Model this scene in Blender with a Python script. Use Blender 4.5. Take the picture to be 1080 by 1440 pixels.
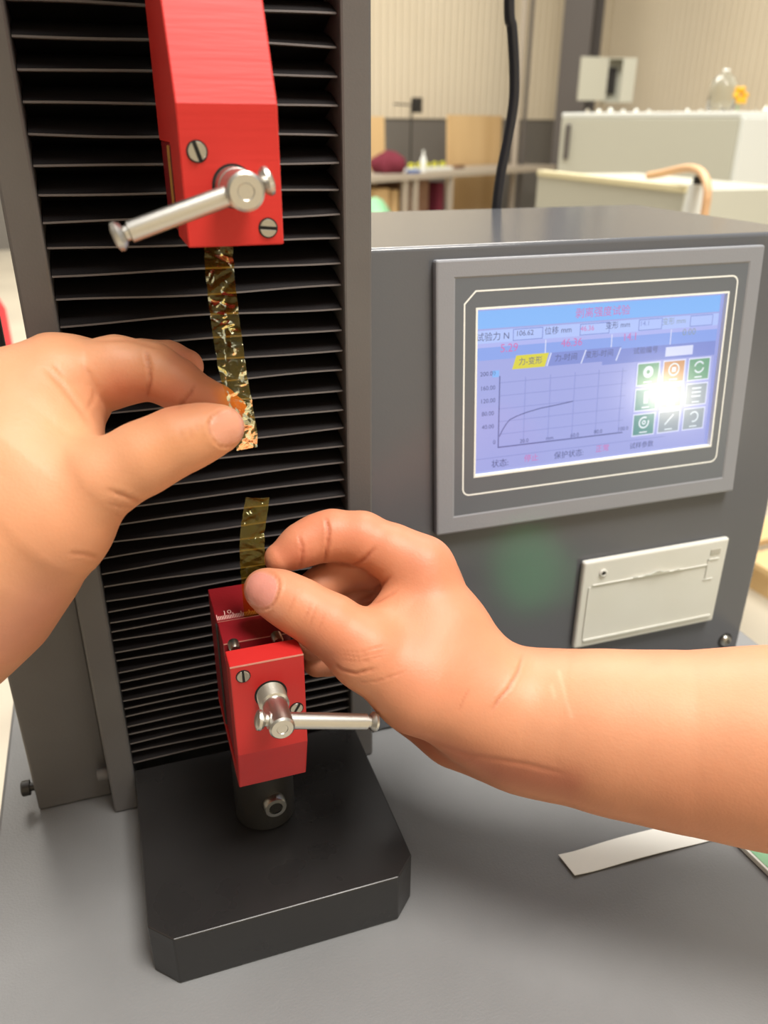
import bpy, bmesh, math, random
import numpy as np
from mathutils import Vector, Matrix

random.seed(4)
rng = np.random.default_rng(7)
for o in list(bpy.data.objects):
    bpy.data.objects.remove(o, do_unlink=True)
scene = bpy.context.scene
COL = scene.collection

# ------------------------------------------------------------------ camera
H = 0.34                       # camera height above the machine's base deck (m)
FPX = 1140.0                   # focal length in pixels of the 1080x1440 frame
PITCH, YAW, ROLL = math.radians(25.55), math.radians(18.64), math.radians(0.29)
cp, sp, cy, sy = math.cos(PITCH), math.sin(PITCH), math.cos(YAW), math.sin(YAW)
FWD = np.array([sy * cp, cy * cp, -sp])
_r = np.array([cy, -sy, 0.0])
_u = np.cross(_r, FWD)
RGT = math.cos(ROLL) * _r + math.sin(ROLL) * _u
UPV = -math.sin(ROLL) * _r + math.cos(ROLL) * _u
CAM = np.array([0.0, 0.0, H])

cam_data = bpy.data.cameras.new('camera')
cam_data.sensor_fit = 'VERTICAL'
cam_data.sensor_height = 36.0
cam_data.lens = FPX / 1440.0 * 36.0
cam_data.clip_start = 0.01
cam_data.clip_end = 200
cam_data.dof.use_dof = True
cam_data.dof.focus_distance = 0.335
cam_data.dof.aperture_fstop = 11.0
cam = bpy.data.objects.new('camera', cam_data)
COL.objects.link(cam)
M = Matrix.Identity(4)
for i in range(3):
    M[i][0], M[i][1], M[i][2], M[i][3] = RGT[i], UPV[i], -FWD[i], CAM[i]
cam.matrix_world = M
scene.camera = cam

# ------------------------------------------------------------------ world, lights, exposure
scene.view_settings.view_transform = 'Standard'
scene.view_settings.look = 'None'
scene.view_settings.gamma = 1.0
scene.view_settings.use_curve_mapping = False
scene.view_settings.exposure = 0.0
world = bpy.data.worlds.new('world')
scene.world = world
world.use_nodes = True
wb = world.node_tree.nodes['Background']
wb.inputs[0].default_value = (1.0, 0.98, 0.95, 1)
wb.inputs[1].default_value = 0.50


def area(name, loc, target, sx, sy_, power, col, shape='RECTANGLE'):
    l = bpy.data.lights.new(name, 'AREA')
    l.shape = shape
    l.size = sx
    if shape in ('RECTANGLE', 'ELLIPSE'):
        l.size_y = sy_
    l.energy = power
    l.color = col
    o = bpy.data.objects.new(name, l)
    COL.objects.link(o)
    o.location = loc
    o.rotation_euler = (Vector(target) - Vector(loc)).to_track_quat('-Z', 'Y').to_euler()
    return o


area('roof_light', (0.75, -0.80, 3.7), (0.1, 0.3, 0.1), 1.4, 1.4, 225, (1.0, 0.95, 0.88))
area('roof_light', (0.6, 1.2, 4.5), (0.4, 0.8, 0), 3.0, 3.0, 70, (1.0, 0.95, 0.88))
area('roof_light', (2.5, 4.5, 5.0), (2.5, 5.0, 0), 3.0, 3.0, 420, (1.0, 0.94, 0.85))
area('roof_light', (0.0, 6.0, 5.0), (0.0, 6.5, 0), 3.0, 3.0, 330, (1.0, 0.94, 0.85))

# ------------------------------------------------------------------ pixel helpers (a pixel is only a direction)
def RAY(x, y):
    return FWD + RGT * ((x - 540.0) / FPX) - UPV * ((y - 720.0) / FPX)


def PD(x, y, d):
    return CAM + RAY(x, y) * d


def PX(x, y, X):
    r = RAY(x, y); return CAM + r * (X / r[0])


def PY(x, y, Y):
    r = RAY(x, y); return CAM + r * (Y / r[1])


def PZ(x, y, Z):
    r = RAY(x, y); return CAM + r * ((Z - H) / r[2])


def PPL(x, y, p0, n):
    r = RAY(x, y); return CAM + r * (np.dot(np.asarray(p0) - CAM, n) / np.dot(r, n))


def depth(p):
    return float(np.dot(np.asarray(p) - CAM, FWD))


def topix(P):
    q = P - CAM
    d = q @ FWD
    return np.stack([540 + FPX * (q @ RGT) / d, 720 - FPX * (q @ UPV) / d, d], -1)


def hz(v):                     # unit h above the deck -> metres (z measured from the camera, -1 = deck)
    return (v + 1.0) * H

# ------------------------------------------------------------------ materials
def srgb(r, g, b):
    f = lambda c: (c / 255 / 12.92) if c / 255 <= 0.04045 else ((c / 255 + 0.055) / 1.055) ** 2.4
    return (f(r), f(g), f(b), 1.0)


def nd(nt, t, **kw):
    n = nt.nodes.new(t)
    for k, v in kw.items():
        setattr(n, k, v)
    return n


def mat(name, col, rough=0.5, metal=0.0, spec=0.5, col2=None, nscale=60, bump=0.0, bscale=800, coat=0.0,
        rough2=None, emit=None, estr=0.0, sss=0.0, detail=4, stretch=None, trans=0.0, ior=1.45):
    m = bpy.data.materials.new(name)
    m.use_nodes = True
    nt = m.node_tree
    b = nt.nodes['Principled BSDF']
    b.inputs['Base Color'].default_value = col
    b.inputs['Roughness'].default_value = rough
    b.inputs['Metallic'].default_value = metal
    b.inputs['Specular IOR Level'].default_value = spec
    b.inputs['IOR'].default_value = ior
    if coat:
        b.inputs['Coat Weight'].default_value = coat
        b.inputs['Coat Roughness'].default_value = 0.08
    if trans:
        b.inputs['Transmission Weight'].default_value = trans
    if emit:
        b.inputs['Emission Color'].default_value = emit
        b.inputs['Emission Strength'].default_value = estr
    tc = nd(nt, 'ShaderNodeTexCoord')
    mp = nd(nt, 'ShaderNodeMapping')
    if stretch:
        mp.inputs['Scale'].default_value = stretch
    nt.links.new(tc.outputs['Object'], mp.inputs['Vector'])
    if col2 or rough2 is not None:
        n = nd(nt, 'ShaderNodeTexNoise')
        n.inputs['Scale'].default_value = nscale
        n.inputs['Detail'].default_value = detail
        nt.links.new(mp.outputs[0], n.inputs['Vector'])
        rp = nd(nt, 'ShaderNodeValToRGB')
        rp.color_ramp.elements[0].position = 0.32
        rp.color_ramp.elements[1].position = 0.68
        nt.links.new(n.outputs[0], rp.inputs[0])
        if col2:
            mx = nd(nt, 'ShaderNodeMix', data_type='RGBA')
            mx.inputs[6].default_value = col
            mx.inputs[7].default_value = col2
            nt.links.new(rp.outputs[0], mx.inputs[0])
            nt.links.new(mx.outputs[2], b.inputs['Base Color'])
        if rough2 is not None:
            mr = nd(nt, 'ShaderNodeMapRange')
            mr.inputs[3].default_value = rough
            mr.inputs[4].default_value = rough2
            nt.links.new(rp.outputs[0], mr.inputs[0])
            nt.links.new(mr.outputs[0], b.inputs['Roughness'])
    if bump:
        n2 = nd(nt, 'ShaderNodeTexNoise')
        n2.inputs['Scale'].default_value = bscale
        n2.inputs['Detail'].default_value = 3
        nt.links.new(mp.outputs[0], n2.inputs['Vector'])
        bp = nd(nt, 'ShaderNodeBump')
        bp.inputs['Strength'].default_value = bump
        bp.inputs['Distance'].default_value = 0.001
        nt.links.new(n2.outputs[0], bp.inputs['Height'])
        nt.links.new(bp.outputs[0], b.inputs['Normal'])
    return m


def emis(name, col, s=1.0):
    m = bpy.data.materials.new(name)
    m.use_nodes = True
    b = m.node_tree.nodes['Principled BSDF']
    b.inputs['Base Color'].default_value = (0.01, 0.01, 0.01, 1)
    b.inputs['Roughness'].default_value = 0.13
    b.inputs['Specular IOR Level'].default_value = 0.6
    b.inputs['Emission Color'].default_value = col
    b.inputs['Emission Strength'].default_value = s
    return m


MT = {}
MT['deck'] = mat('deck_paint', srgb(122, 123, 124), 0.40, col2=srgb(114, 115, 116), nscale=14, bump=0.15, bscale=900)
MT['rail'] = mat('rail_paint', srgb(98, 97, 97), 0.38, bump=0.08, bscale=900, col2=srgb(94, 92, 92), nscale=20)
MT['box'] = mat('control_box_paint', srgb(90, 92, 97), 0.17, bump=0.05, bscale=900, spec=0.5)
MT['fabric'] = mat('bellows_fabric', srgb(26, 23, 24), 0.55, bump=0.15, bscale=1500, spec=0.35)
MT['lip'] = mat('bellows_lip', srgb(92, 87, 86), 0.45, bump=0.1, bscale=1500)
MT['plate'] = mat('black_oxide_plate', srgb(36, 35, 35), 0.24, rough2=0.40, nscale=25, bump=0.04, bscale=300, spec=0.6)
MT['oxide'] = mat('black_oxide_steel', srgb(62, 61, 60), 0.42, metal=0.6, bump=0.04, bscale=600)
MT['red'] = mat('red_anodised', srgb(204, 48, 42), 0.48, metal=0.0, spec=0.4, col2=srgb(196, 42, 38), nscale=30,
                bump=0.10, bscale=260, stretch=(0.15, 0.15, 2.2))
MT['red_shaded'] = mat('red_anodised_shaded', srgb(186, 40, 38), 0.42, col2=srgb(178, 35, 34), nscale=30, bump=0.05, bscale=300)  # grip red darkened to carry the shading on the lower grip
MT['red2'] = mat('red_anodised_wine', srgb(134, 24, 32), 0.42, metal=0.0, col2=srgb(124, 20, 28), nscale=40, bump=0.06, bscale=500)  # deeper wine red of the jaws and guide block
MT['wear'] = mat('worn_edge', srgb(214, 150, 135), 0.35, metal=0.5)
MT['steel'] = mat('turned_steel', srgb(200, 198, 192), 0.34, metal=1.0, bump=0.05, bscale=1500)
MT['screwsteel'] = mat('screw_steel', srgb(176, 174, 166), 0.3, metal=1.0)
MT['dark'] = mat('dark_recess', srgb(20, 20, 20), 0.6)
MT['bezel'] = mat('hmi_bezel_plastic', srgb(136, 139, 146), 0.42, bump=0.1, bscale=1200)
MT['face'] = mat('hmi_front_film', srgb(98, 104, 112), 0.25, bump=0.05, bscale=1200)
MT['line'] = mat('hmi_white_line', srgb(232, 236, 234), 0.4)
MT['white'] = mat('printer_white_plastic', srgb(212, 213, 208), 0.4, col2=srgb(206, 206, 198), nscale=12)
MT['paper'] = mat('paper_white', srgb(236, 236, 230), 0.6)
MT['green'] = mat('green_film', srgb(150, 196, 156), 0.5, col2=srgb(120, 186, 140), nscale=40)
MT['cable'] = mat('cable_rubber', srgb(34, 34, 40), 0.35)
MT['floor'] = mat('floor_concrete', srgb(196, 188, 170), 0.45, col2=srgb(180, 172, 156), nscale=1.6)
MT['clad'] = mat('wall_cladding_cream', srgb(218, 207, 184), 0.6, col2=srgb(212, 200, 176), nscale=0.8)
MT['dado'] = mat('wall_dado_grey', srgb(112, 108, 102), 0.7)
MT['beam'] = mat('beam_paint', srgb(94, 89, 86), 0.6)
MT['cabgrey'] = mat('cabinet_grey', srgb(190, 190, 176), 0.5)
MT['cabwhite'] = mat('cabinet_white', srgb(224, 228, 224), 0.45)
MT['wood'] = mat('plywood', srgb(226, 194, 144), 0.6, col2=srgb(214, 180, 130), nscale=4, stretch=(1, 1, 0.2))
MT['brown'] = mat('brown_board', srgb(128, 96, 74), 0.7, col2=srgb(112, 82, 62), nscale=5)
MT['benchmetal'] = mat('bench_steel', srgb(168, 158, 144), 0.5)
MT['maroon'] = mat('maroon_cloth', srgb(110, 36, 52), 0.85)
MT['hivis'] = mat('yellow_reflector', srgb(226, 224, 60), 0.4)
MT['blue'] = mat('blue_plastic', srgb(60, 96, 160), 0.5)
MT['peach'] = mat('peach_hose', srgb(216, 174, 132), 0.5)
MT['yellow'] = mat('yellow_petal', srgb(236, 178, 40), 0.6)
MT['glass'] = mat('clear_glass', (0.95, 0.97, 0.95, 1), 0.05, trans=1.0)
MT['redplastic'] = mat('red_plastic', srgb(228, 70, 74), 0.5)
MT['tarp'] = mat('pale_sheet', srgb(188, 186, 164), 0.5, col2=srgb(172, 168, 146), nscale=8)
MT['blackplastic'] = mat('black_plastic', srgb(40, 38, 36), 0.5)


def film_mat():
    m = bpy.data.materials.new('amber_film')
    m.use_nodes = True
    nt = m.node_tree
    nt.nodes.clear()
    out = nd(nt, 'ShaderNodeOutputMaterial')
    tr = nd(nt, 'ShaderNodeBsdfTransparent')
    tr.inputs[0].default_value = (0.94, 0.56, 0.07, 1)
    df = nd(nt, 'ShaderNodeBsdfDiffuse')
    df.inputs[0].default_value = (0.36, 0.27, 0.04, 1)
    gl = nd(nt, 'ShaderNodeBsdfGlossy')
    gl.inputs[0].default_value = (1.0, 0.95, 0.62, 1)
    gl.inputs[1].default_value = 0.12
    m1 = nd(nt, 'ShaderNodeMixShader')
    m1.inputs[0].default_value = 0.10
    nt.links.new(tr.outputs[0], m1.inputs[1])
    nt.links.new(df.outputs[0], m1.inputs[2])
    fr = nd(nt, 'ShaderNodeFresnel')
    fr.inputs[0].default_value = 1.48
    n = nd(nt, 'ShaderNodeTexNoise')
    n.inputs['Scale'].default_value = 420
    n.inputs['Detail'].default_value = 2
    tc = nd(nt, 'ShaderNodeTexCoord')
    mp = nd(nt, 'ShaderNodeMapping')
    mp.inputs['Scale'].default_value = (0.5, 0.5, 1.4)
    nt.links.new(tc.outputs['Object'], mp.inputs[0])
    nt.links.new(mp.outputs[0], n.inputs[0])
    bp = nd(nt, 'ShaderNodeBump')
    bp.inputs['Strength'].default_value = 0.5
    bp.inputs['Distance'].default_value = 0.0008
    nt.links.new(n.outputs[0], bp.inputs['Height'])
    nt.links.new(bp.outputs[0], gl.inputs['Normal'])
    nt.links.new(bp.outputs[0], fr.inputs['Normal'])
    m2 = nd(nt, 'ShaderNodeMixShader')
    nt.links.new(fr.outputs[0], m2.inputs[0])
    nt.links.new(m1.outputs[0], m2.inputs[1])
    nt.links.new(gl.outputs[0], m2.inputs[2])
    nt.links.new(m2.outputs[0], out.inputs[0])
    return m


MT['film'] = film_mat()


def skin_mat():
    m = bpy.data.materials.new('skin')
    m.use_nodes = True
    nt = m.node_tree
    b = nt.nodes['Principled BSDF']
    at = nd(nt, 'ShaderNodeVertexColor', layer_name='Col')
    tc = nd(nt, 'ShaderNodeTexCoord')
    n = nd(nt, 'ShaderNodeTexNoise')
    n.inputs['Scale'].default_value = 90
    n.inputs['Detail'].default_value = 6
    nt.links.new(tc.outputs['Object'], n.inputs[0])
    mr = nd(nt, 'ShaderNodeMapRange')
    mr.inputs[3].default_value = 0.93
    mr.inputs[4].default_value = 1.07
    nt.links.new(n.outputs[0], mr.inputs[0])
    mx = nd(nt, 'ShaderNodeMix', data_type='RGBA', blend_type='MULTIPLY')
    mx.inputs[0].default_value = 1.0
    nt.links.new(at.outputs[0], mx.inputs[6])
    nt.links.new(mr.outputs[0], mx.inputs[7])
    nt.links.new(mx.outputs[2], b.inputs['Base Color'])
    rr = nd(nt, 'ShaderNodeMapRange')
    rr.inputs[3].default_value = 0.5
    rr.inputs[4].default_value = 0.26
    nt.links.new(at.outputs[1], rr.inputs[0])
    nt.links.new(rr.outputs[0], b.inputs['Roughness'])
    b.inputs['Specular IOR Level'].default_value = 0.4
    b.inputs['Subsurface Weight'].default_value = 0.15
    b.inputs['Subsurface Radius'].default_value = (1.0, 0.35, 0.2)
    b.inputs['Subsurface Scale'].default_value = 0.004
    v = nd(nt, 'ShaderNodeTexVoronoi')
    v.inputs['Scale'].default_value = 900
    nt.links.new(tc.outputs['Object'], v.inputs['Vector'])
    n2 = nd(nt, 'ShaderNodeTexNoise')
    n2.inputs['Scale'].default_value = 350
    n2.inputs['Detail'].default_value = 5
    nt.links.new(tc.outputs['Object'], n2.inputs[0])
    ad = nd(nt, 'ShaderNodeMath', operation='MULTIPLY_ADD')
    ad.inputs[1].default_value = 0.5
    nt.links.new(v.outputs[0], ad.inputs[0])
    nt.links.new(n2.outputs[0], ad.inputs[2])
    bp = nd(nt, 'ShaderNodeBump')
    bp.inputs['Strength'].default_value = 0.13
    bp.inputs['Distance'].default_value = 0.0006
    nt.links.new(ad.outputs[0], bp.inputs['Height'])
    nt.links.new(bp.outputs[0], b.inputs['Normal'])
    return m


MT['skin'] = skin_mat()

# ------------------------------------------------------------------ object helpers
def thing(name, label, cat, loc=(0, 0, 0), group=None):
    o = bpy.data.objects.new(name, None)
    o.empty_display_size = 0.05
    COL.objects.link(o)
    o.location = loc
    o['label'] = label
    o['category'] = cat
    if group:
        o['group'] = group
    return o


def tag(o, label, cat, group=None):
    o['label'] = label
    o['category'] = cat
    if group:
        o['group'] = group
    return o


def origin_of(p):
    v = Vector((0, 0, 0))
    while p is not None:
        v += p.location
        p = p.parent
    return v


class MB:
    """collects geometry in world coordinates"""
    def __init__(self):
        self.v = []; self.f = []

    def add(self, vs, fs):
        n = len(self.v)
        self.v += [tuple(map(float, a)) for a in vs]
        self.f += [tuple(i + n for i in f) for f in fs]
        return self

    def box(self, x0, x1, y0, y1, z0, z1):
        return self.add([(x0, y0, z0), (x1, y0, z0), (x1, y1, z0), (x0, y1, z0), (x0, y0, z1), (x1, y0, z1), (x1, y1, z1), (x0, y1, z1)],
                        [(0, 3, 2, 1), (4, 5, 6, 7), (0, 1, 5, 4), (1, 2, 6, 5), (2, 3, 7, 6), (3, 0, 4, 7)])

    def obox(self, c, ax, ay, az, sx, sy_, sz):
        c, ax, ay, az = (np.asarray(a, float) for a in (c, ax, ay, az))
        vs = [c + ax * (sx / 2 * i) + ay * (sy_ / 2 * j) + az * (sz / 2 * k) for k in (-1, 1) for i, j in ((-1, -1), (1, -1), (1, 1), (-1, 1))]
        return self.add(vs, [(0, 3, 2, 1), (4, 5, 6, 7), (0, 1, 5, 4), (1, 2, 6, 5), (2, 3, 7, 6), (3, 0, 4, 7)])

    def prism(self, poly, vec):
        n = len(poly)
        a = [np.asarray(p, float) for p in poly]
        b = [p + np.asarray(vec, float) for p in a]
        fs = [tuple(range(n))[::-1], tuple(range(n, 2 * n))]
        fs += [(i, (i + 1) % n, n + (i + 1) % n, n + i) for i in range(n)]
        return self.add(a + b, fs)

    def lathe(self, base, axis, prof, seg=28):
        base = np.asarray(base, float)
        ax = Vector(axis).normalized()
        q = ax.to_track_quat('Z', 'Y').to_matrix()
        e1, e2, ax = np.array(q.col[0]), np.array(q.col[1]), np.array(ax)
        vs, fs = [], []
        for r, t in prof:
            for k in range(seg):
                a = 2 * math.pi * k / seg
                vs.append(base + ax * t + e1 * (r * math.cos(a)) + e2 * (r * math.sin(a)))
        for i in range(len(prof) - 1):
            for k in range(seg):
                k2 = (k + 1) % seg
                fs.append((i * seg + k, i * seg + k2, (i + 1) * seg + k2, (i + 1) * seg + k))
        fs.append(tuple(range(seg))[::-1])
        fs.append(tuple((len(prof) - 1) * seg + k for k in range(seg)))
        return self.add(vs, fs)

    def cyl(self, a, b, r, r2=None, seg=24):
        a, b = np.asarray(a, float), np.asarray(b, float)
        L = float(np.linalg.norm(b - a))
        return self.lathe(a, b - a, [(r, 0), (r if r2 is None else r2, L)], seg)

    def tube(self, pts, r, seg=12):
        pts = [np.asarray(p, float) for p in pts]
        vs, fs = [], []
        ref = np.array([0.3, 1, 0.2])
        for i, p in enumerate(pts):
            t = pts[min(i + 1, len(pts) - 1)] - pts[max(i - 1, 0)]
            t = t / np.linalg.norm(t)
            e1 = np.cross(t, ref); e1 /= np.linalg.norm(e1)
            e2 = np.cross(t, e1)
            rr = r[i] if hasattr(r, '__len__') else r
            for k in range(seg):
                a = 2 * math.pi * k / seg
                vs.append(p + e1 * rr * math.cos(a) + e2 * rr * math.sin(a))
        for i in range(len(pts) - 1):
            for k in range(seg):
                k2 = (k + 1) % seg
                fs.append((i * seg + k, i * seg + k2, (i + 1) * seg + k2, (i + 1) * seg + k))
        fs.append(tuple(range(seg))[::-1]); fs.append(tuple((len(pts) - 1) * seg + k for k in range(seg)))
        return self.add(vs, fs)

    def build(self, name, m, parent=None, smooth=None, bevel=0.0, bseg=2, fix=True):
        o0 = origin_of(parent)
        me = bpy.data.meshes.new(name)
        me.from_pydata([tuple(Vector(v) - o0) for v in self.v], [], self.f)
        if fix:
            bm = bmesh.new(); bm.from_mesh(me)
            bmesh.ops.recalc_face_normals(bm, faces=bm.faces)
            bm.to_mesh(me); bm.free()
        me.materials.append(MT[m] if isinstance(m, str) else m)
        o = bpy.data.objects.new(name, me)
        COL.objects.link(o)
        if parent is not None:
            o.parent = parent
        if bevel:
            bv = o.modifiers.new('bevel', 'BEVEL')
            bv.width = bevel; bv.segments = bseg; bv.limit_method = 'ANGLE'; bv.angle_limit = math.radians(35)
            bv.harden_normals = False
        if smooth is not None:
            me.shade_smooth()
            try:
                me.set_sharp_from_angle(angle=math.radians(smooth))
            except Exception:
                pass
        return o


def struct(o):
    o['kind'] = 'structure'
    return o


def spline(pts, n):
    pts = np.asarray(pts, float)
    P = np.vstack([2 * pts[0] - pts[1], pts, 2 * pts[-1] - pts[-2]])
    out = []
    for i in range(1, len(P) - 2):
        for t in np.linspace(0, 1, n, endpoint=False):
            a, b, c, d = P[i - 1], P[i], P[i + 1], P[i + 2]
            out.append(0.5 * ((2 * b) + (c - a) * t + (2 * a - 5 * b + 4 * c - d) * t * t + (-a + 3 * b - 3 * c + d) * t ** 3))
    out.append(pts[-1])
    return np.array(out)

# ================================================================== THE SETTING
FLOOR = -0.91
MB().box(-9, 16, -4, 16, FLOOR - 0.1, FLOOR).build('floor', 'floor')
struct(bpy.data.objects['floor'])
PHI = math.radians(10)
ex = np.array([math.cos(PHI), math.sin(PHI), 0.0])
ey = np.array([-math.sin(PHI), math.cos(PHI), 0.0])
CORN = PD(845, 170, 11.8); CORN[2] = 0.0
DADO = float(PD(620, 166, 9.6)[2])
WTOP = 5.2


def corrug(name, p0, d, n, length, z0, z1, mt, pitch=0.10, amp=0.012):
    vs, fs = [], []
    k = int(length / pitch)
    prof = []
    for i in range(k):
        for f, h in ((0.0, 0), (0.55, 0), (0.68, 1), (0.87, 1)):
            prof.append(((i + f) * pitch, h * amp))
    for s, h in prof:
        for z in (z0, z1):
            q = p0 + d * s + n * h
            vs.append((q[0], q[1], z))
    for i in range(len(prof) - 1):
        fs.append((2 * i, 2 * i + 2, 2 * i + 3, 2 * i + 1))
    return MB().add(vs, fs).build(name, mt, fix=False)


struct(corrug('wall_back', CORN, -ex, -ey, 13, DADO, WTOP, 'clad'))
struct(corrug('wall_right', CORN, -ey, -ex, 12, DADO - 0.9, WTOP, 'clad'))
b0 = MB()
q0, q1 = CORN + ey * 0.02, CORN - ex * 13 + ey * 0.02
b0.prism([(q0[0], q0[1], FLOOR), (q1[0], q1[1], FLOOR), (q1[0], q1[1], DADO), (q0[0], q0[1], DADO)], ey * 0.15)
struct(b0.build('trim_1', 'dado'))
b0 = MB()
q0, q1 = CORN + ex * 0.02, CORN - ey * 12 + ex * 0.02
b0.prism([(q0[0], q0[1], FLOOR), (q1[0], q1[1], FLOOR), (q1[0], q1[1], DADO - 0.9), (q0[0], q0[1], DADO - 0.9)], ex * 0.15)
struct(b0.build('trim_2', 'dado'))

struct(MB().box(-1.85, -1.7, -3.2, 9.0, FLOOR, 3.8).build('wall_left_added', 'dado'))  # unseen wall added to keep light off the left-hand faces
struct(MB().box(-1.85, 6.0, -3.35, -3.2, FLOOR, 3.6).build('wall_front_added', 'clad'))  # unseen cream wall added behind the camera to bounce light forward

# ================================================================== TESTING MACHINE
XL, XR = -0.0985 * H, 0.336 * H          # column outer edges
RI_L, RI_R = -0.0600 * H, 0.2975 * H     # inner edges of the rails
RY = 1.05 * H
tm = thing('testing_machine', 'grey single-column tensile testing machine with black pleated bellows between two rails', 'test machine',
           (0.12 * H, 1.05 * H, FLOOR))
MB().box(-0.275 * H, 1.225 * H, 0.42 * H, 1.80 * H, -0.10, 0).build('base_deck', 'deck', tm, bevel=0.002)
st = MB().box(-0.22 * H, 1.17 * H, 0.52 * H, 1.72 * H, FLOOR, -0.10).build('stand_cabinet', 'rail', tm, bevel=0.004)
COLTOP = 1.15
for a, b in ((XL, RI_L), (RI_R, XR)):
    MB().box(a, b, RY, RY + 0.10, 0.0005, COLTOP).build('column_rail', 'rail', tm, bevel=0.0012)
MB().box(RI_L, RI_R, RY + 0.04, RY + 0.18, 0.0005, COLTOP - 0.01).build('column_core', 'dark', tm)
MB().box(XL, XR, RY, RY + 0.20, COLTOP, COLTOP + 0.03).build('column_cap', 'rail', tm, bevel=0.003)
# side guard panel left of the column, with its two bolts
sp_ = MB().box(-0.214 * H, XL - 0.0008, 1.094 * H, 1.094 * H + 0.05, 0.0005, hz(-0.36)).build('side_panel', 'rail', tm, bevel=0.0012)
c = PY(38, 1108, 1.115 * H)
MB().lathe((-0.214 * H, c[1], c[2]), (-1, 0, 0), [(0.0022, 0), (0.0022, 0.003), (0.0042, 0.003), (0.0042, 0.0068), (0.0036, 0.0074)], 20).build('bolt', 'oxide', sp_, 35)
c = PY(145, 1088, 1.075 * H)
MB().lathe((XL, c[1], c[2]), (-1, 0, 0), [(0.0034, 0), (0.0034, 0.0054), (0.003, 0.006)], 20).build('bolt', 'rail', tm, 35)
c = PY(5, 468, 1.25 * H)
MB().lathe((c[0] - 0.012, c[1], 0.0005), (0, 0, 1), [(0.012, 0), (0.012, 0.55)], 24).build('limit_rod', 'rail', tm, 35)

# bellows: the y of every lip on the left rail
lips = [-148, -97, -48, 1, 52, 99, 146, 191, 234, 276, 314, 352, 389, 425, 459, 492, 524, 555, 585, 614, 642, 669, 695, 720, 744, 767, 788, 807, 828, 846, 862,
        876, 889, 903, 918, 932, 947, 960, 973, 986, 998, 1010, 1023, 1035, 1047, 1060, 1074]
zl = []
for y in lips:
    x = 14 + 0.159 * y
    zl.append(float(PY(x, y, RY + 0.004)[2]))
zl = sorted(zl, reverse=True)
while zl[0] < COLTOP - 0.05:
    zl.insert(0, zl[0] + (zl[0] - zl[1]))
bel = MB().box(RI_L, RI_R, RY + 0.034, RY + 0.0395, 0.03, COLTOP - 0.012).build('bellows', 'fabric', tm)
NX = 15
for i, z in enumerate(zl):
    zu = (zl[i - 1] + z) / 2 + 0.15 * (zl[i - 1] - z) if i else z + 0.008
    zd = (zl[i + 1] + z) / 2 + 0.15 * (z - zl[i + 1]) if i < len(zl) - 1 else z - 0.003
    gap = zu - zd
    yf = RY + 0.004
    dep = 0.022
    lipw = min(0.0010, 0.00045 + gap * 0.03)
    ph = random.random() * 6.3
    a1, a2 = random.uniform(0.0001, 0.0006), random.uniform(-0.0004, 0.0006)
    sag = min(1.0, gap / 0.012)
    vs, fs = [], []
    prof = [(yf + dep, zu), (yf + 0.012, z + gap * 0.50), (yf + 0.0055, z + gap * 0.30), (yf + 0.0012, z + gap * 0.09), (yf + 0.0002, z + lipw), (yf, z), (yf + 0.0010, z - 0.0003),
            (yf + 0.010, z + gap * 0.02), (yf + dep, zd)]
    for k in range(NX):
        t = k / (NX - 1)
        x = RI_L + 0.0003 + (RI_R - RI_L - 0.0006) * t
        dz = (a1 * math.sin(2.2 * math.pi * t + ph) * sag * 1.2 + a2 * math.sin(math.pi * t) * sag - 0.0014 * sag * math.exp(-t * 9) * 0 )
        dy = 0.0006 * math.sin(5 * t + ph)
        for j, (py_, pz_) in enumerate(prof):
            w = 1.0 if 0 < j < len(prof) - 1 else 0.0
            vs.append((x, py_ + dy * w, pz_ + dz * w))
    m_ = len(prof)
    for k in range(NX - 1):
        for j in range(m_ - 1):
            fs.append((k * m_ + j, (k + 1) * m_ + j, (k + 1) * m_ + j + 1, k * m_ + j + 1))
    po_ = MB().add(vs, fs).build('bellows_pleat', 'fabric', bel, 50, fix=False)
    po_.data.materials.append(MT['lip'])
    po_.data.polygons.foreach_set('material_index', [1 if f_ % (m_ - 1) in (4, 5) else 0 for f_ in range(len(fs))])

# black plate
PT = hz(-0.916)
px0, px1, pf, pb, ch = -0.058 * H, 0.298 * H, 0.7265 * H, 1.045 * H, 0.0295 * H
poly = [(px0, pb), (px0, pf + ch), (px0 + ch, pf), (px1 - ch, pf), (px1, pf + ch), (px1, pb)]
MB().prism([(x, y, 0.0005) for x, y in poly], (0, 0, PT - 0.0005)).build('base_plate', 'plate', tm, bevel=0.0006)

# ================================================================== GRIPS
def slotted_screw(parent, c, axis, r, ang, name='slotted_screw', proud=0.0006):
    c = np.asarray(c, float)
    ax = np.asarray(axis, float); ax /= np.linalg.norm(ax)
    q = Vector(ax).to_track_quat('Z', 'Y').to_matrix()
    e1, e2 = np.array(q.col[0]), np.array(q.col[1])
    d1 = e1 * math.cos(ang) + e2 * math.sin(ang)
    d2 = np.cross(ax, d1)
    w = r * 0.17
    mb = MB()
    for s in (1, -1):
        pts = []
        a0 = math.asin(w / r)
        for k in range(13):
            a = a0 + (math.pi - 2 * a0) * k / 12
            pts.append(c + d1 * (r * math.cos(a)) + d2 * (s * r * math.sin(a)))
        mb.prism(pts, ax * proud)
    o = mb.build(name, 'screwsteel', parent, bevel=0.00025)
    MB().lathe(c - ax * 0.0002, ax, [(r * 1.14, 0), (r * 1.14, 0.00035)], 24).build('slot', 'dark', o)
    return o


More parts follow.
